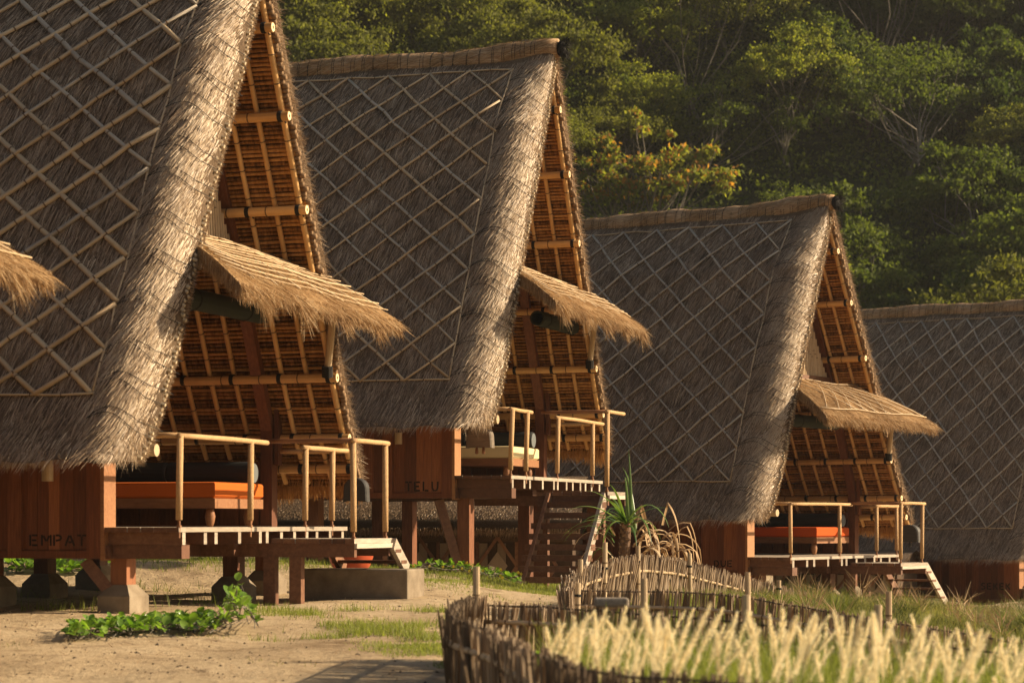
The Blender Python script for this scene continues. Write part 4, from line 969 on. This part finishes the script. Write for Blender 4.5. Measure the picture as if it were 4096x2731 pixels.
# ------------------------------------------------------------------ low thatched buildings behind
def back_building(name, ul, ur, d, veave, ztop, vbot, phi, label, nball=False):
    Xl = (ul - CX) / F * d; Xr = (ur - CX) / F * d; W = Xr - Xl; ze = (HZ - veave) / F * d; zb_ = (HZ - vbot) / F * d - .2
    b = empty(name, (Xl, d, zb_), -R(phi)); tag(b, label, 'building'); eh = ze - zb_; th_ = ztop - zb_
    mb = MB(); rows = []
    for y, z in ((-.45, eh), (-.5, eh + .06), (.1, eh + (th_ - eh) * .42), (.8, eh + (th_ - eh) * .8), (1.3, th_), (1.9, eh + (th_ - eh) * .7), (3.0, eh)): rows.append([Vector((W * q / 20, y, z)) for q in range(21)])
    rows.append([v.copy() + Vector((0, -.1, -.01)) for v in rows[-1]]); mb.grid(rows, flip=True); mb.build('thatch_roof', M['thatch_base'], b, smooth=True)
    n = 22000; x = gt.uniform(0, W, n); yy = gt.uniform(-.5, 1.0, n); z = np.interp(yy, [-.5, .1, .8, 1.3], [eh + .06, eh + (th_ - eh) * .42, eh + (th_ - eh) * .8, th_])
    D = norm(np.stack([gt.normal(-.28, .15, n), -np.full(n, .9), -np.ones(n)], 1)); k9 = yy < -.2; yy[k9] += .28; nf = n // 5; z[:nf] = eh + gt.uniform(0, .08, nf); yy[:nf] = -.5 + gt.uniform(0, .15, nf); D[:nf] = norm(np.stack([gt.normal(-.1, .2, nf), np.zeros(nf), -np.ones(nf)], 1))
    strands_obj('thatch_straw', [(blades(np.stack([x, yy - .02, z], 1), D, norm(np.stack([np.ones(n), gt.normal(0, .4, n), np.zeros(n)], 1)), np.where(np.arange(n) < nf, gt.uniform(.04, .09, n), gt.uniform(.1, .26, n)), .010, None, 1), np.clip(gt.normal(.3, .2, n), 0, 1))], M['thatch'], b)
    wl = MB().bbox(.15, W - .15, .06, 2.2, 0, eh + .2).build('wall', M['pat_dark'], b)
    # diamond panels
    ph_ = eh - .05; pw = .62; x = .2
    while x + pw < W - .1:
        zc = ph_ / 2 + .0; hh = ph_ * .47
        # pale boards with a dark diamond lattice proud of them
        for q in range(4):
            xa = x + .02 + q * (pw - .04) / 4; MB().bbox(xa, xa + (pw - .04) / 4 - .012, .035, .055, .04, ph_ - .12, tint=random.random()).build('pale_board', M['pat_light' if q in (0, 2) else 'pat_dark'], wl)
        m = MB(); cxp = x + pw / 2; pts = [(cxp, zc + hh), (cxp + pw * .5, zc), (cxp, zc - hh), (cxp - pw * .5, zc)]
        for a in range(4):
            p, q = pts[a], pts[(a + 1) % 4]; m.beam((p[0], .022, p[1]), (q[0], .022, q[1]), .05, .03, up=(0, 1, 0), tint=.9)
        m.build('diamond_trim', M['wood_brown'], wl)
        m = MB(); pts = [(cxp, zc + hh * .5), (cxp + pw * .26, zc), (cxp, zc - hh * .5), (cxp - pw * .26, zc)]
        m.add([(p[0], .015, p[1]) for p in pts] + [(p[0], .034, p[1]) for p in pts], [(0, 3, 2, 1)] + [(k, (k + 1) % 4, 4 + (k + 1) % 4, 4 + k) for k in range(4)], .9); m.build('diamond_inlay', M['pat_light'], wl)
        MB().bbox(x - .035, x + .015, .02, .06, 0, ph_).build('upright', M['wood_brown'], wl)
        x += pw
    MB().bbox(.15, W - .15, .01, .05, ph_ - .1, ph_ - .02).build('top_rail', M['pat_dark'], wl)
    return b
back_building('low_bathhouse', 1080, 2330, 37.5, 2128, .75, 2330, 6, 'low thatched building with carved diamond panel wall seen beneath the tall middle hut')
back_building('low_bathhouse', 3060, 3620, 47.5, 2262, -.55, 2400, 20, 'small low building with diamond panels glimpsed under the right hand hut')
o = link('stone_ball', MB().lathe((0, 0, 0), [(.0, -.12), (.08, -.09), (.12, 0), (.08, .09), (.0, .12)], 16).mesh('stone_ball', M['concrete'], True)); p = Pw(1958, 2290, 36.6); o.location = p; tag(o, 'round pale stone ball lying against the diamond panel wall', 'stone')

# ------------------------------------------------------------------ fences of palm ribs
def smooth_path(P, step=.02):
    P = np.array(P, float); s = np.concatenate([[0], np.cumsum(np.linalg.norm(np.diff(P[:, :2], axis=0), axis=1))]); n = max(2, int(s[-1] / step)); q = np.linspace(0, s[-1], n)
    out = np.stack([np.interp(q, s, P[:, i]) for i in range(3)], 1)
    k = max(1, int(.22 / step)); ker = np.ones(2 * k + 1) / (2 * k + 1); pad = np.pad(out, ((k, k), (0, 0)), mode='edge')
    sm = np.stack([np.convolve(pad[:, i], ker, 'valid') for i in range(3)], 1); return sm
stick_meshes = []
for i in range(10):
    mb = MB(); w = random.uniform(.009, .017); ln = 1.0; bend = random.uniform(-.015, .015); tw = random.uniform(-.4, .4)
    pts = []
    for j, t in enumerate((0, .35, .7, .93, 1.0)):
        hw = w * (1 - .25 * t) * (.55 if t == 1 else 1); cx = bend * 4 * t * (1 - t) + .02 * t * tw; a = tw * t; c, s_ = math.cos(a), math.sin(a)
        for dx, dy in ((-hw, -.003), (0, -.009), (hw, -.003), (0, .004)): pts.append((cx + dx * c - dy * s_, dx * s_ + dy * c, t * ln))
    fs = [(3, 2, 1, 0), (16, 17, 18, 19)]
    for j in range(4):
        for k in range(4): fs.append((j * 4 + k, j * 4 + (k + 1) % 4, j * 4 + 4 + (k + 1) % 4, j * 4 + 4 + k))
    mb.add(pts, fs); stick_meshes.append(mb.mesh('stick', M['stick']))
def fence(name, path_px, label, hgt, step, rails, posts, lean=.12, flare=0.0, cap=True, limit=300, side=1):
    """path_px: (u, v of top, depth)"""
    P = [tuple(Pw(u, v, d)) for u, v, d in path_px]; S = smooth_path(P, step); n = len(S)
    f = empty(name, (float(S[n // 2, 0]), float(S[n // 2, 1]), float(S[n // 2, 2]) - hgt)); tag(f, label, 'fence'); f0 = f.location.copy()
    T = norm(np.gradient(S[:, :2], axis=0)); rest = MB(); near = np.argsort(S[:, 1]) if False else np.arange(n)
    order = np.argsort(np.abs(S[:, 0] / S[:, 1] * F + 0) + np.where(np.abs(S[:, 0] / S[:, 1] * F) > 2100, 1e5, 0)); keep = set(order[:limit].tolist())
    for i in range(n):
        t = T[i]; yaw = math.atan2(t[1], t[0]); top = S[i, 2]; hh = hgt * random.uniform(.95, 1.03)
        p = Vector((S[i, 0], S[i, 1], top - hgt)); p += Vector((-t[1], t[0], 0)) * random.uniform(-.018, .018)
        rot = (random.gauss(0, .03), random.gauss(lean, .06), yaw + random.gauss(0, .45)); me = random.choice(stick_meshes)
        if i in keep: link('stick', me, f, p - f0, rot, (random.uniform(.6, 1.1), 1, hh))
        else:
            Mx = Matrix.Translation(p - f0) @ Matrix.Rotation(rot[2], 4, 'Z') @ Matrix.Rotation(rot[1], 4, 'Y') @ Matrix.Diagonal((.9, 1, hh, 1)); rest.add([Mx @ v.co for v in me.vertices], [tuple(q.vertices) for q in me.polygons])
    if rest.v: o = rest.build('stick', M['stick'], f); o['kind'] = 'stuff'
    for (fr, off) in rails:
        pts = []
        for i in range(0, n, max(1, int(.25 / step))):
            t = T[i]; nn = Vector((-t[1], t[0], 0)) * off
            if nn.y > 0 and off > 0: nn = -nn
            pts.append(Vector((S[i, 0], S[i, 1], S[i, 2] - hgt * fr)) + nn - f0)
        mb = MB(); mb.tube(pts, .018, 7, tint=random.random())
        for q in range(1, len(pts) - 1): mb.tube([pts[q].lerp(pts[q - 1], .03), pts[q].lerp(pts[q + 1], .03)], .021, 7, mi=1)
        mb.build('bamboo_rail', [M['bamboo_pale'], M['bamboo_node']], f, smooth=True)
    if cap:
        pts = [Vector(S[i]) - f0 + Vector((0, 0, -.02 + random.uniform(-.006, .006))) for i in range(0, n, max(1, int(.3 / step)))]
        MB().tube(pts, .007, 5).build('binding_cord', M['bark_dark'], f)
    for (u, vt, vb, d, *kk) in posts:
        r_ = kk[0] if kk else .030; a = Pw(u, vt, d); zb_ = min(g1(a.x, a.y) - .1, Pw(u, vb, d).z); bpt = Vector((a.x + random.uniform(-.02, .02), a.y, zb_)); mb = MB(); bamboo(mb, bpt - f0, a - f0, r_, .22, 10, tint=random.random())
        q = mb.build('post', [M['bamboo_pale'], M['bamboo_node']], f); zt_ = S[np.argmin(np.hypot(S[:, 0] - a.x, S[:, 1] - a.y)), 2] - hgt * .12
        MB().tube([Vector((a.x, a.y, zt_ - .012)) - f0, Vector((a.x, a.y, zt_ + .012)) - f0], r_ * 1.2, 8).build('tie', M['lash'], q)
    return f
random.seed(31)
FA = fence('palm_rib_fence', [(1935, 2384, 17.9), (1894, 2388, 17.4), (1850, 2404, 16.2), (1815, 2434, 14.9), (1820, 2470, 14.0), (1904, 2490, 13.5), (1986, 2518, 12.9), (2057, 2559, 12.1), (2185, 2615, 11.3), (2312, 2662, 10.7), (2465, 2680, 10.4), (2720, 2696, 10.2), (2900, 2714, 10.0), (3300, 2745, 9.7), (4300, 2800, 9.4)],
      'blurred nearest palm-rib fence curving round the feathery grass', 0.80, .0095, [(.20, .03), (.52, .03), (.84, .03)], [], .06)
FA2 = fence('palm_rib_fence', [(1925, 2408, 17.8), (2100, 2412, 17.6), (2290, 2422, 17.2), (2500, 2440, 16.8), (2980, 2476, 16.2), (3500, 2540, 15.2), (4250, 2630, 14.2)],
      'straight back fence of the feathery grass bed starting at a tall bamboo post', .65, .0105, [(.22, .03), (.6, .03)], [(1905, 2265, 2480, 17.6, .027), (2575, 2312, 2470, 16.9, .026), (2985, 2378, 2540, 16.3, .030), (3512, 2418, 2560, 15.4, .026)], .08)
FB = fence('palm_rib_fence', [(2285, 2352, 22.0), (2500, 2354, 22.0), (2800, 2360, 21.8), (2960, 2376, 21.5), (3218, 2420, 21.0), (3495, 2470, 20.2), (3800, 2514, 19.5), (4096, 2562, 18.8), (4400, 2610, 18.2)],
      'middle fence of dark palm ribs slanting down to the right below the tall grass', .50, .011, [(.33, .03), (.75, .03)], [(2990, 2288, 2390, 21.4, .026), (3555, 2364, 2500, 20.1, .027), (2312, 2330, 2380, 21.8, .026)], .10)
FC = fence('palm_rib_fence', [(2283, 2360, 22.1), (2272, 2330, 23.0), (2290, 2292, 23.6), (2330, 2262, 24.2), (2440, 2232, 25.2), (2560, 2214, 26.4), (2700, 2230, 27.6), (2860, 2272, 28.8), (3000, 2312, 29.8), (3130, 2345, 30.4), (3260, 2385, 30.8)],
      'sunlit rounded fence of pale palm ribs by the pandanus plant', .62, .0105, [(.30, .03)], [(2322, 2236, 2360, 23.9, .027), (2420, 2168, 2340, 24.8, .027), (2552, 2182, 2320, 26.1, .026), (2758, 2212, 2330, 27.8, .026), (3115, 2320, 2400, 30.0, .03)], .18, cap=False)
# wooden blocks lying on the fence
o = link('wood_block', MB().box((0, 0, 0), (.25, .14, .07)).mesh('wood_block', M['wood_deck'])); o.location = Pw(2445, 2408, 17.0) + Vector((0, 0, .0)); bev(o, .02); tag(o, 'pale rounded timber block lying on the bamboo fence', 'timber')

# ------------------------------------------------------------------ grass
def grass_field(name, X, Y, hmin, hmax, mat, label, lean=.25, w=.007, segs=2, sink=.02, lift=None, tint=.45, hs=None):
    n = len(X); Z = gz(X, Y) - sink
    if lift is not None: Z = Z + lift
    a = gt.uniform(0, 6.283, n); ln = np.abs(gt.normal(0, lean, n))
    D = norm(np.stack([np.cos(a) * ln, np.sin(a) * ln, np.ones(n)], 1)); S = norm(np.stack([-np.sin(a + gt.normal(0, .7, n)), np.cos(a), np.zeros(n)], 1))
    L = gt.uniform(hmin, hmax, n) * (1 if hs is None else hs); B = np.stack([np.cos(a) * L * .5, np.sin(a) * L * .5, -L * .22], 1) * gt.uniform(0, 1, n)[:, None]
    me_p = blades(np.stack([X, Y, Z], 1), D, S, L, w if not hasattr(w, '__len__') else gt.uniform(w[0], w[1], n), B, segs, .15)
    o = strands_obj(name, [(me_p, np.clip(gt.normal(tint, .22, n), 0, 1))], M[mat] if isinstance(mat, str) else mat); tag(o, label, 'grass'); return o
def in_px(n, u0, u1, d0, d1, dens=None):
    d = gt.uniform(d0, d1, n); u = gt.uniform(u0, u1, n); X = (u - CX) / F * d
    if dens is not None: k = gt.uniform(0, 1, n) < dens(u, d, X); return X[k], d[k]
    return X, d
def patchy(s, th): return lambda u, d, X: np.clip((np.sin(X * s + 1.3) * np.sin(d * s * .7 + X) + .5 * np.sin(X * s * 2.7) * np.sin(d * s * 2.1) + th) * 1.4, 0, 1)
# lawn behind and beside the first hut
X, D_ = in_px(60000, -300, 2350, 29.5, 36, lambda u, d, X: np.clip((d - 29.3) / 2.0, 0, 1) * .9)
grass_field('lawn_grass', X, D_, .03, .13, 'grass', 'short bright lawn grass behind the nearest hut', .3, .010, 1)
X, D_ = in_px(30000, 1550, 2350, 24.5, 30.5, lambda u, d, X: np.clip((d - 26.3) / 3.5 + (u - 1900) / 2600, 0, 1) * patchy(2.2, .55)(u, d, X))
grass_field('verge_grass', X, D_, .02, .08, 'grass', 'thin grass on the sandy slope before the middle hut', .3, .010, 1)
# sparse tufts in the sand in front of hut 1
X, D_ = in_px(26000, 1000, 1850, 19.5, 23.5, lambda u, d, X: patchy(2.6, -.05)(u, d, X) * np.clip((u - 950) / 300, 0, 1))
grass_field('sparse_grass', X, D_, .02, .12, 'grass', 'sparse tufts of grass in the sand by the concrete block', .3, .008, 2)
X, D_ = in_px(26000, 1250, 1900, 17.2, 19.6, lambda u, d, X: np.clip((u - 1380) / 420, 0, 1) ** 1.2 * patchy(3.3, .25)(u, d, X))
grass_field('fence_foot_grass', X, D_, .02, .07, 'grass', 'patch of green grass at the left foot of the nearest fence', .3, .009, 1)
X, D_ = in_px(3500, 0, 1300, 17.0, 22, patchy(2.1, -.5)); grass_field('seedling_grass', X, D_, .02, .06, 'grass', 'scattered grass seedlings on the bare sand', .3, .008, 1)
X, D_ = in_px(3500, -100, 1000, 23.0, 29, patchy(2.1, -.2)); grass_field('shade_grass', X, D_, .04, .22, 'grass', 'straggling grass blades in the shade under the nearest hut', .5, .008, 2)
# tall tangled grass before the right hand huts
X, D_ = in_px(52000, 2650, 4300, 22.0, 36, lambda u, d, X: np.clip((u - 2700) / 500, .1, 1)); X = X[D_ > 21.5]; D_ = D_[D_ > 21.5]
cl = np.abs(np.sin(X * 3.1 + D_ * .9 + np.sin(D_ * 2.3)) * np.sin(D_ * 2.3 - X * 1.1 + np.sin(X * 3.7)))
k = gt.uniform(0, 1, len(X)) < .12 + .88 * cl ** 1.5; X, D_ = X[k], D_[k]
grass_field('tangled_grass', X, D_, .05, .20, 'grass_dull', 'tall tangled green grass on the mound before the right hand hut', .55, .009, 3, hs=.35 + .95 * cl[k] ** 2)
X, D_ = in_px(30000, 2650, 4300, 22, 36); grass_field('dry_grass', X, D_, .10, .30, 'grass_dry', 'dry straw blades mixed through the tangled grass', .6, .007, 3)
X, D_ = in_px(16000, 3300, 4500, 34, 47); grass_field('far_grass', X, D_, .03, .12, 'grass_dull', 'rough grass at the foot of the farthest hut', .5, .012, 2)
nc = 240; cd = gt.uniform(22.3, 35, nc); cu = gt.uniform(2750, 4300, nc); cxp_ = (cu - CX) / F * cd; kq = np.repeat(np.arange(nc), 170); nn_ = len(kq); rr_ = np.abs(gt.normal(0, .13, nn_)) * gt.uniform(.6, 1.8, nc)[kq]; aa_ = gt.uniform(0, 6.283, nn_)
Xc = cxp_[kq] + rr_ * np.cos(aa_); Dc_ = cd[kq] + rr_ * np.sin(aa_); Hc = (gt.uniform(.12, .34, nc) + .25 * (gt.uniform(0, 1, nc) > .88))[kq]; dirn = norm(np.stack([np.cos(aa_) * (.2 + rr_ * 2.2), np.sin(aa_) * (.2 + rr_ * 2.2), np.ones(nn_)], 1)); Lc = Hc * gt.uniform(.6, 1.2, nn_)
o = strands_obj('sedge_tufts', [(blades(np.stack([Xc, Dc_, gz(Xc, Dc_) - .02], 1), dirn, norm(np.stack([-np.sin(aa_), np.cos(aa_), gt.normal(0, .4, nn_)], 1)), Lc, .009, np.stack([np.cos(aa_) * Lc * .5, np.sin(aa_) * Lc * .5, -Lc * .45], 1) * gt.uniform(.3, 1.2, nn_)[:, None], 3, .1), np.clip(gt.uniform(.1, .85, nc)[kq] + gt.normal(0, .15, nn_), 0, 1))], M['grass_sedge']); tag(o, 'arching sedge tufts standing out of the tangled grass', 'grass')
nw = 46; wd = gt.uniform(22.5, 34, nw); wu = gt.uniform(2800, 4250, nw); kw = np.repeat(np.arange(nw), 34); nk = len(kw); aw_ = gt.uniform(0, 6.283, nk); Xw = ((wu - CX) / F * wd)[kw]; Dw = wd[kw]; tw_ = gt.uniform(0, 1, nk); Hw = gt.uniform(.2, .5, nw)[kw]
o = strands_obj('dry_weeds', [(blades(np.stack([Xw + .04 * np.cos(aw_), Dw + .04 * np.sin(aw_), gz(Xw, Dw) + Hw * tw_ * .7], 1), norm(np.stack([np.cos(aw_), np.sin(aw_), gt.uniform(.3, 2, nk)], 1)), norm(gt.normal(0, 1, (nk, 3))), Hw * .5, .011, None, 2), gt.uniform(0, .5, nk))], M['palm_dry']); tag(o, 'brown dead weed stalks poking out of the tangled grass', 'weeds')
# grass inside the round fence
X, D_ = in_px(34000, 2300, 3400, 22.3, 29, lambda u, d, X: np.clip((u - 2250) / 500, .25, 1)); grass_field('pen_grass', X, D_, .06, .28, 'grass', 'green grass growing inside the sunlit round fence', .4, .008, 2)
# near bed: green base grass and feathery seed heads
X, D_ = in_px(52000, 2050, 4500, 10.4, 16.0, lambda u, d, X: np.clip((u - (2150 + (d < 12.0) * (12.0 - d) * 180)) / 300, 0, 1)); grass_field('bed_grass', X, D_, .22, .74, 'grass', 'blurred green blades at the base of the feathery grass', .28, .008, 3)
npl = 300; d = gt.uniform(10.8, 15.2, npl); u = gt.uniform(2150, 4400, npl)
top = np.interp(u, [2150, 2300, 2500, 2800, 3300, 3700, 4100, 4400], [2500, 2420, 2410, 2410, 2440, 2450, 2530, 2560]) + np.abs(gt.normal(0, 175, npl))
ok = u > 2200 + (12.5 - d).clip(0) * 120; d, u, top = d[ok], u[ok], top[ok]; npl = len(d)
Xp = (u - CX) / F * d; zt = (HZ - top) / F * d; zg = gz(Xp, d); lenp = gt.uniform(.26, .42, npl); bendx = gt.normal(.05, .08, npl); bendy = gt.normal(0, .05, npl)
V_, Q_, T_ = [], [], []; off = 0; parts = []
stem = MB()
root = np.stack([Xp - bendx * 1.2, d, zg], 1); zt = np.maximum(zt, zg + .35); tipv = np.stack([Xp + bendx * .6, d + bendy, zt], 1)
def bez(t):  # upright then bending
    t = np.asarray(t)[:, None]; mid = root * .35 + tipv * .65; mid[:, 0] = root[:, 0] + (tipv[:, 0] - root[:, 0]) * .25
    return root * (1 - t) ** 2 + mid * 2 * t * (1 - t) + tipv * t * t
H_ = np.linalg.norm(tipv - root, axis=1); frac = np.clip(1 - lenp / H_, .3, .9)
nb = 330; kk = np.repeat(np.arange(npl), nb); tt = gt.uniform(0, 1, npl * nb); T1 = frac[kk] + (1 - frac[kk]) * tt
def bezk(t, k): 
    t = t[:, None]; mid = root * .35 + tipv * .65; mid[:, 0] = root[:, 0] + (tipv[:, 0] - root[:, 0]) * .25
    return root[k] * (1 - t) ** 2 + mid[k] * 2 * t * (1 - t) + tipv[k] * t * t
Pq = bezk(T1, kk); Tg = norm(bezk(np.clip(T1 + .02, 0, 1.02), kk) - bezk(T1 - .02, kk)); env = np.sin(np.pi * np.clip(tt * .9 + .08, 0, 1)) ** .6
Rn = gt.normal(0, 1, Pq.shape); Rn = norm(Rn - Tg * (Rn * Tg).sum(1, keepdims=True)); D = norm(Tg * 1.1 + Rn * .9)
parts.append((blades(Pq, D, norm(np.cross(D, gt.normal(0, 1, D.shape))), (.036 * env + .006) * gt.uniform(.6, 1.1, len(kk)), .0032, None, 1), np.clip(gt.normal(.5, .2, len(kk)), 0, 1)))
ks = np.repeat(np.arange(npl), 5); ts = np.tile(np.linspace(0, .8, 5), npl) * 1.0; Pa = bezk(ts, ks); Pb = bezk(np.clip(ts + .2, 0, 1), ks); dd = Pb - Pa
parts.append((blades(Pa, norm(dd), np.tile([1., 0, 0], (len(ks), 1)), np.linalg.norm(dd, axis=1), .0035, None, 1, 1.0), np.full(len(ks), .4)))
o = strands_obj('feathery_grass', parts, M['plume']); tag(o, 'blurred pale feathery grass heads filling the foreground bed', 'grass')

# clods, pebbles and dry litter on the sand
n = 1100; X, D_ = in_px(n, -200, 2250, 15.5, 30); n = len(X); mb = MB(); Zg = gz(X, D_)
for i in range(n):
    r_ = min(.035, .006 + abs(random.gauss(0, .007))); a = random.uniform(0, 6.28); P_ = [(X[i] + r_ * math.cos(a + k * 1.571) * random.uniform(.7, 1.3), D_[i] + r_ * math.sin(a + k * 1.571) * random.uniform(.7, 1.3), Zg[i] - .003) for k in range(4)] + [(X[i], D_[i], Zg[i] + r_ * random.uniform(.4, .8))]
    mb.add(P_, [(k, (k + 1) % 4, 4) for k in range(4)])
o = mb.build('pebbles', M['bark_dark']); tag(o, 'small dark clods and pebbles strewn over the sand', 'pebbles', kind='stuff')
X, D_ = in_px(2200, -200, 2250, 15.5, 30); n = len(X); a = gt.uniform(0, 6.28, n)
o = strands_obj('dry_litter', [(blades(np.stack([X, D_, gz(X, D_) + .008], 1), np.stack([np.cos(a), np.sin(a), gt.uniform(0, .3, n)], 1), np.stack([-np.sin(a), np.cos(a), np.zeros(n)], 1), gt.uniform(.03, .14, n), .008, None, 1), gt.uniform(0, .7, n))], M['palm_dry']); tag(o, 'dry leaf bits and twigs lying on the sand', 'litter')

# ------------------------------------------------------------------ plants
def leaf_blade(mb, root, d, side, L, W, cup=.15, tint=.5, n=4, mi=0):
    root = Vector(root); d = Vector(d).normalized(); side = Vector(side); side = (side - d * side.dot(d)).normalized(); nn = d.cross(side); rows = []
    for i in range(n + 1):
        t = i / n; w = W * math.sin(math.pi * min(.98, .06 + t * .9)) ** .7 * .5; c = root + d * L * t - Vector((0, 0, 1)) * L * .18 * t * t
        rows.append([c - side * w + nn * cup * w, c, c + side * w + nn * cup * w])
    mb.grid(rows, tint=tint, mi=mi)
def vine(name, px_pts, d_rng, nst, nleaf, label, lsz=.055, hmax=.12, hot=None):
    p0 = px_pts[len(px_pts) // 2]; c = Vector(((p0[0] - CX) / F * p0[1], p0[1], 0)); c.z = g1(c.x, c.y); e = empty(name, c); tag(e, label, 'plant'); st = MB(); leaves = []
    for s in range(nst):
        a, b = random.sample(range(len(px_pts)), 2); ua, da = px_pts[a]; ub, db = px_pts[b]; pts = []
        for i in range(7):
            t = i / 6; u = ua + (ub - ua) * t + random.gauss(0, 12); d = da + (db - da) * t + random.uniform(-d_rng, d_rng); X = (u - CX) / F * d; h = random.uniform(.2, 1) * hmax
            if hot: 
                for hu, hh, hw in hot: h += hh * math.exp(-((u - hu) / hw) ** 2) * random.random()
            pts.append(Vector((X, d, g1(X, d) + h)) - c)
        st.tube(pts, .004, 4, cap=False); 
        for i in range(nleaf):
            k = random.uniform(0, 5.99); q = pts[int(k)].lerp(pts[int(k) + 1], k % 1); leaves.append(q)
    st.build('stem', M['bark'], e)
    lm = []
    for v in range(6):
        mb = MB(); leaf_blade(mb, (0, 0, 0), (1, 0, .25), (0, 1, 0), 1, .75, .3, tint=random.uniform(.2, .9)); lm.append(mb.mesh('leaf', M['leaf_vine'], smooth=True))
    random.shuffle(leaves)
    for i, q in enumerate(leaves[:300]):
        s_ = lsz * random.uniform(.7, 1.4); link('leaf', random.choice(lm), e, q + Vector((0, 0, random.uniform(0, .03))), (random.gauss(0, .4), random.uniform(-1.0, .3), random.uniform(0, 6.28)), (s_, s_, s_))
    return e
random.seed(5)
vine('creeping_vine', [(260, 19.6), (330, 19.8), (420, 20.0), (520, 20.3), (620, 20.3)], .8, 26, 16, 'low creeping vine with glossy round leaves at the left, before the concrete footing', .07, .10)
vine('creeping_vine', [(600, 20.3), (700, 20.4), (790, 20.5), (860, 20.4), (960, 20.5), (1030, 20.6), (900, 20.2)], .75, 34, 14, 'taller clump of creeping vine with shiny leaves before the nearest hut', .075, .10, [(950, .42, 55)])
vine('creeping_vine', [(20, 29.5), (150, 29.6), (300, 29.4), (480, 29.8)], .3, 14, 14, 'row of sunlit creeper leaves seen under the floor of the nearest hut', .10, .12)
vine('flowering_creeper', [(1640, 30.6), (1720, 30.8), (1800, 31.0), (1900, 30.9), (2000, 30.9), (2080, 30.8)], .3, 24, 12, 'leafy creeper dotted with yellow flowers at the edge of the slope', .06, .14)
vine('broadleaf_weed', [(2100, 15.2), (2140, 15.4), (2170, 15.0), (2120, 15.6)], .15, 12, 14, 'bright green leafy weed growing inside the near fence', .06, .35)
fl = MB()
for i in range(14):
    u = random.uniform(1650, 2100); d = random.uniform(29.6, 30.7); X = (u - CX) / F * d; p = Vector((X, d, g1(X, d) + random.uniform(.08, .2)))
    for k in range(5):
        a = k * 1.257; dd = Vector((math.cos(a), math.sin(a) * .4, math.sin(a))); s_ = Vector((-math.sin(a), 0, math.cos(a))); fl.add([p, p + dd * .014 + s_ * .008, p + dd * .022, p + dd * .014 - s_ * .008], [(0, 1, 2, 3)])
o = fl.build('yellow_flowers', M['flower']); tag(o, 'tiny yellow flowers scattered over the creeper', 'flowers', kind='stuff')
# pandanus with dead leaves
pc = Pw(2492, 2230, 30.2); pc.z = g1(pc.x, pc.y); pn = empty('pandanus', pc); tag(pn, 'pandanus with stout scaly trunk, green sword leaves and hanging dead leaves', 'plant')
tr = MB(); P_ = [Vector((0, 0, -.1)), Vector((.0, 0, .3)), Vector((.02, 0, .62)), Vector((.04, 0, .9))]; tr.tube(P_, [.05, .06, .075, .06], 12)
for i in range(90):
    t = i / 90; a = i * 2.4; c = Vector((.03 * t, 0, .02 + .85 * t)); dd = Vector((math.cos(a), math.sin(a), .35)).normalized(); leaf_blade(tr, c + dd * .055, Vector((dd.x * .35, dd.y * .35, 1)), Vector((-dd.y, dd.x, 0)), .11, .075, .3, tint=random.random(), n=2)
tr.build('trunk', M['palm_trunk'], pn)
def sword(base, az, el, L, W, droop, mat, n=9, kink=None):
    mb = MB(); d = Vector((math.cos(az) * math.cos(el), math.sin(az) * math.cos(el), math.sin(el))); sd_ = Vector((-math.sin(az), math.cos(az), 0)); rows = []; p = Vector(base)
    for i in range(n + 1):
        t = i / n; w = W * (1 - t ** 2.2) * .5 + .001; nn = d.cross(sd_).normalized(); rows.append([p - sd_ * w - nn * w * .5, p, p + sd_ * w - nn * w * .5])
        p = p + d * L / n; d = (d + Vector((0, 0, -droop * (1.0 + 2 * t) / n * 1.6))).normalized()
        if kink and i == kink: d = (d + Vector((0, 0, -1.6))).normalized()
    mb.grid(rows, tint=random.random()); return mb.build('sword_leaf', M[mat], pn, smooth=True)
for i in range(16): sword((.04, 0, .85 + random.uniform(0, .1)), random.uniform(-3.3, .3), random.uniform(.3, 1.4), random.uniform(.5, 1.0), .045, random.uniform(.3, 1.3), 'palm_green')
for i in range(4): sword((.02 + .05 * i, .15, .8), random.uniform(.8, 2.2), random.uniform(1.1, 1.5), random.uniform(.8, 1.15), .05, random.uniform(.4, 1.1), 'palm_green')
for i in range(44): sword((.25 + random.uniform(-.15, .4), random.uniform(-.1, .3), random.uniform(.35, .95)), random.uniform(-1.2, 1.2), random.uniform(.2, 1.4), random.uniform(.5, .95), .05, random.uniform(1.2, 3), 'palm_dry', kink=random.choice((2, 3, 4, 5)))
for i in range(8): sword((-.1, .1, random.uniform(.3, .8)), random.uniform(2.2, 4.2), random.uniform(.4, 1.3), random.uniform(.4, .8), .035, random.uniform(.8, 2), random.choice(('palm_dry', 'palm_green')))

# ------------------------------------------------------------------ thin warm evening haze
hm = bpy.data.materials.new('haze'); hm.use_nodes = True; nt_ = hm.node_tree; nt_.nodes.remove(nt_.nodes['Principled BSDF'])
pv_ = nt_.nodes.new('ShaderNodeVolumePrincipled'); pv_.inputs['Color'].default_value = (.92, .90, .86, 1); pv_.inputs['Density'].default_value = .00022; pv_.inputs['Anisotropy'].default_value = .3
nt_.links.new(pv_.outputs[0], nt_.nodes['Material Output'].inputs['Volume'])
o = MB().bbox(-115, 115, -65, 182, -5, 82).build('haze', hm); o['kind'] = 'stuff'; tag(o, 'thin warm evening haze over the huts and hillside', 'haze')
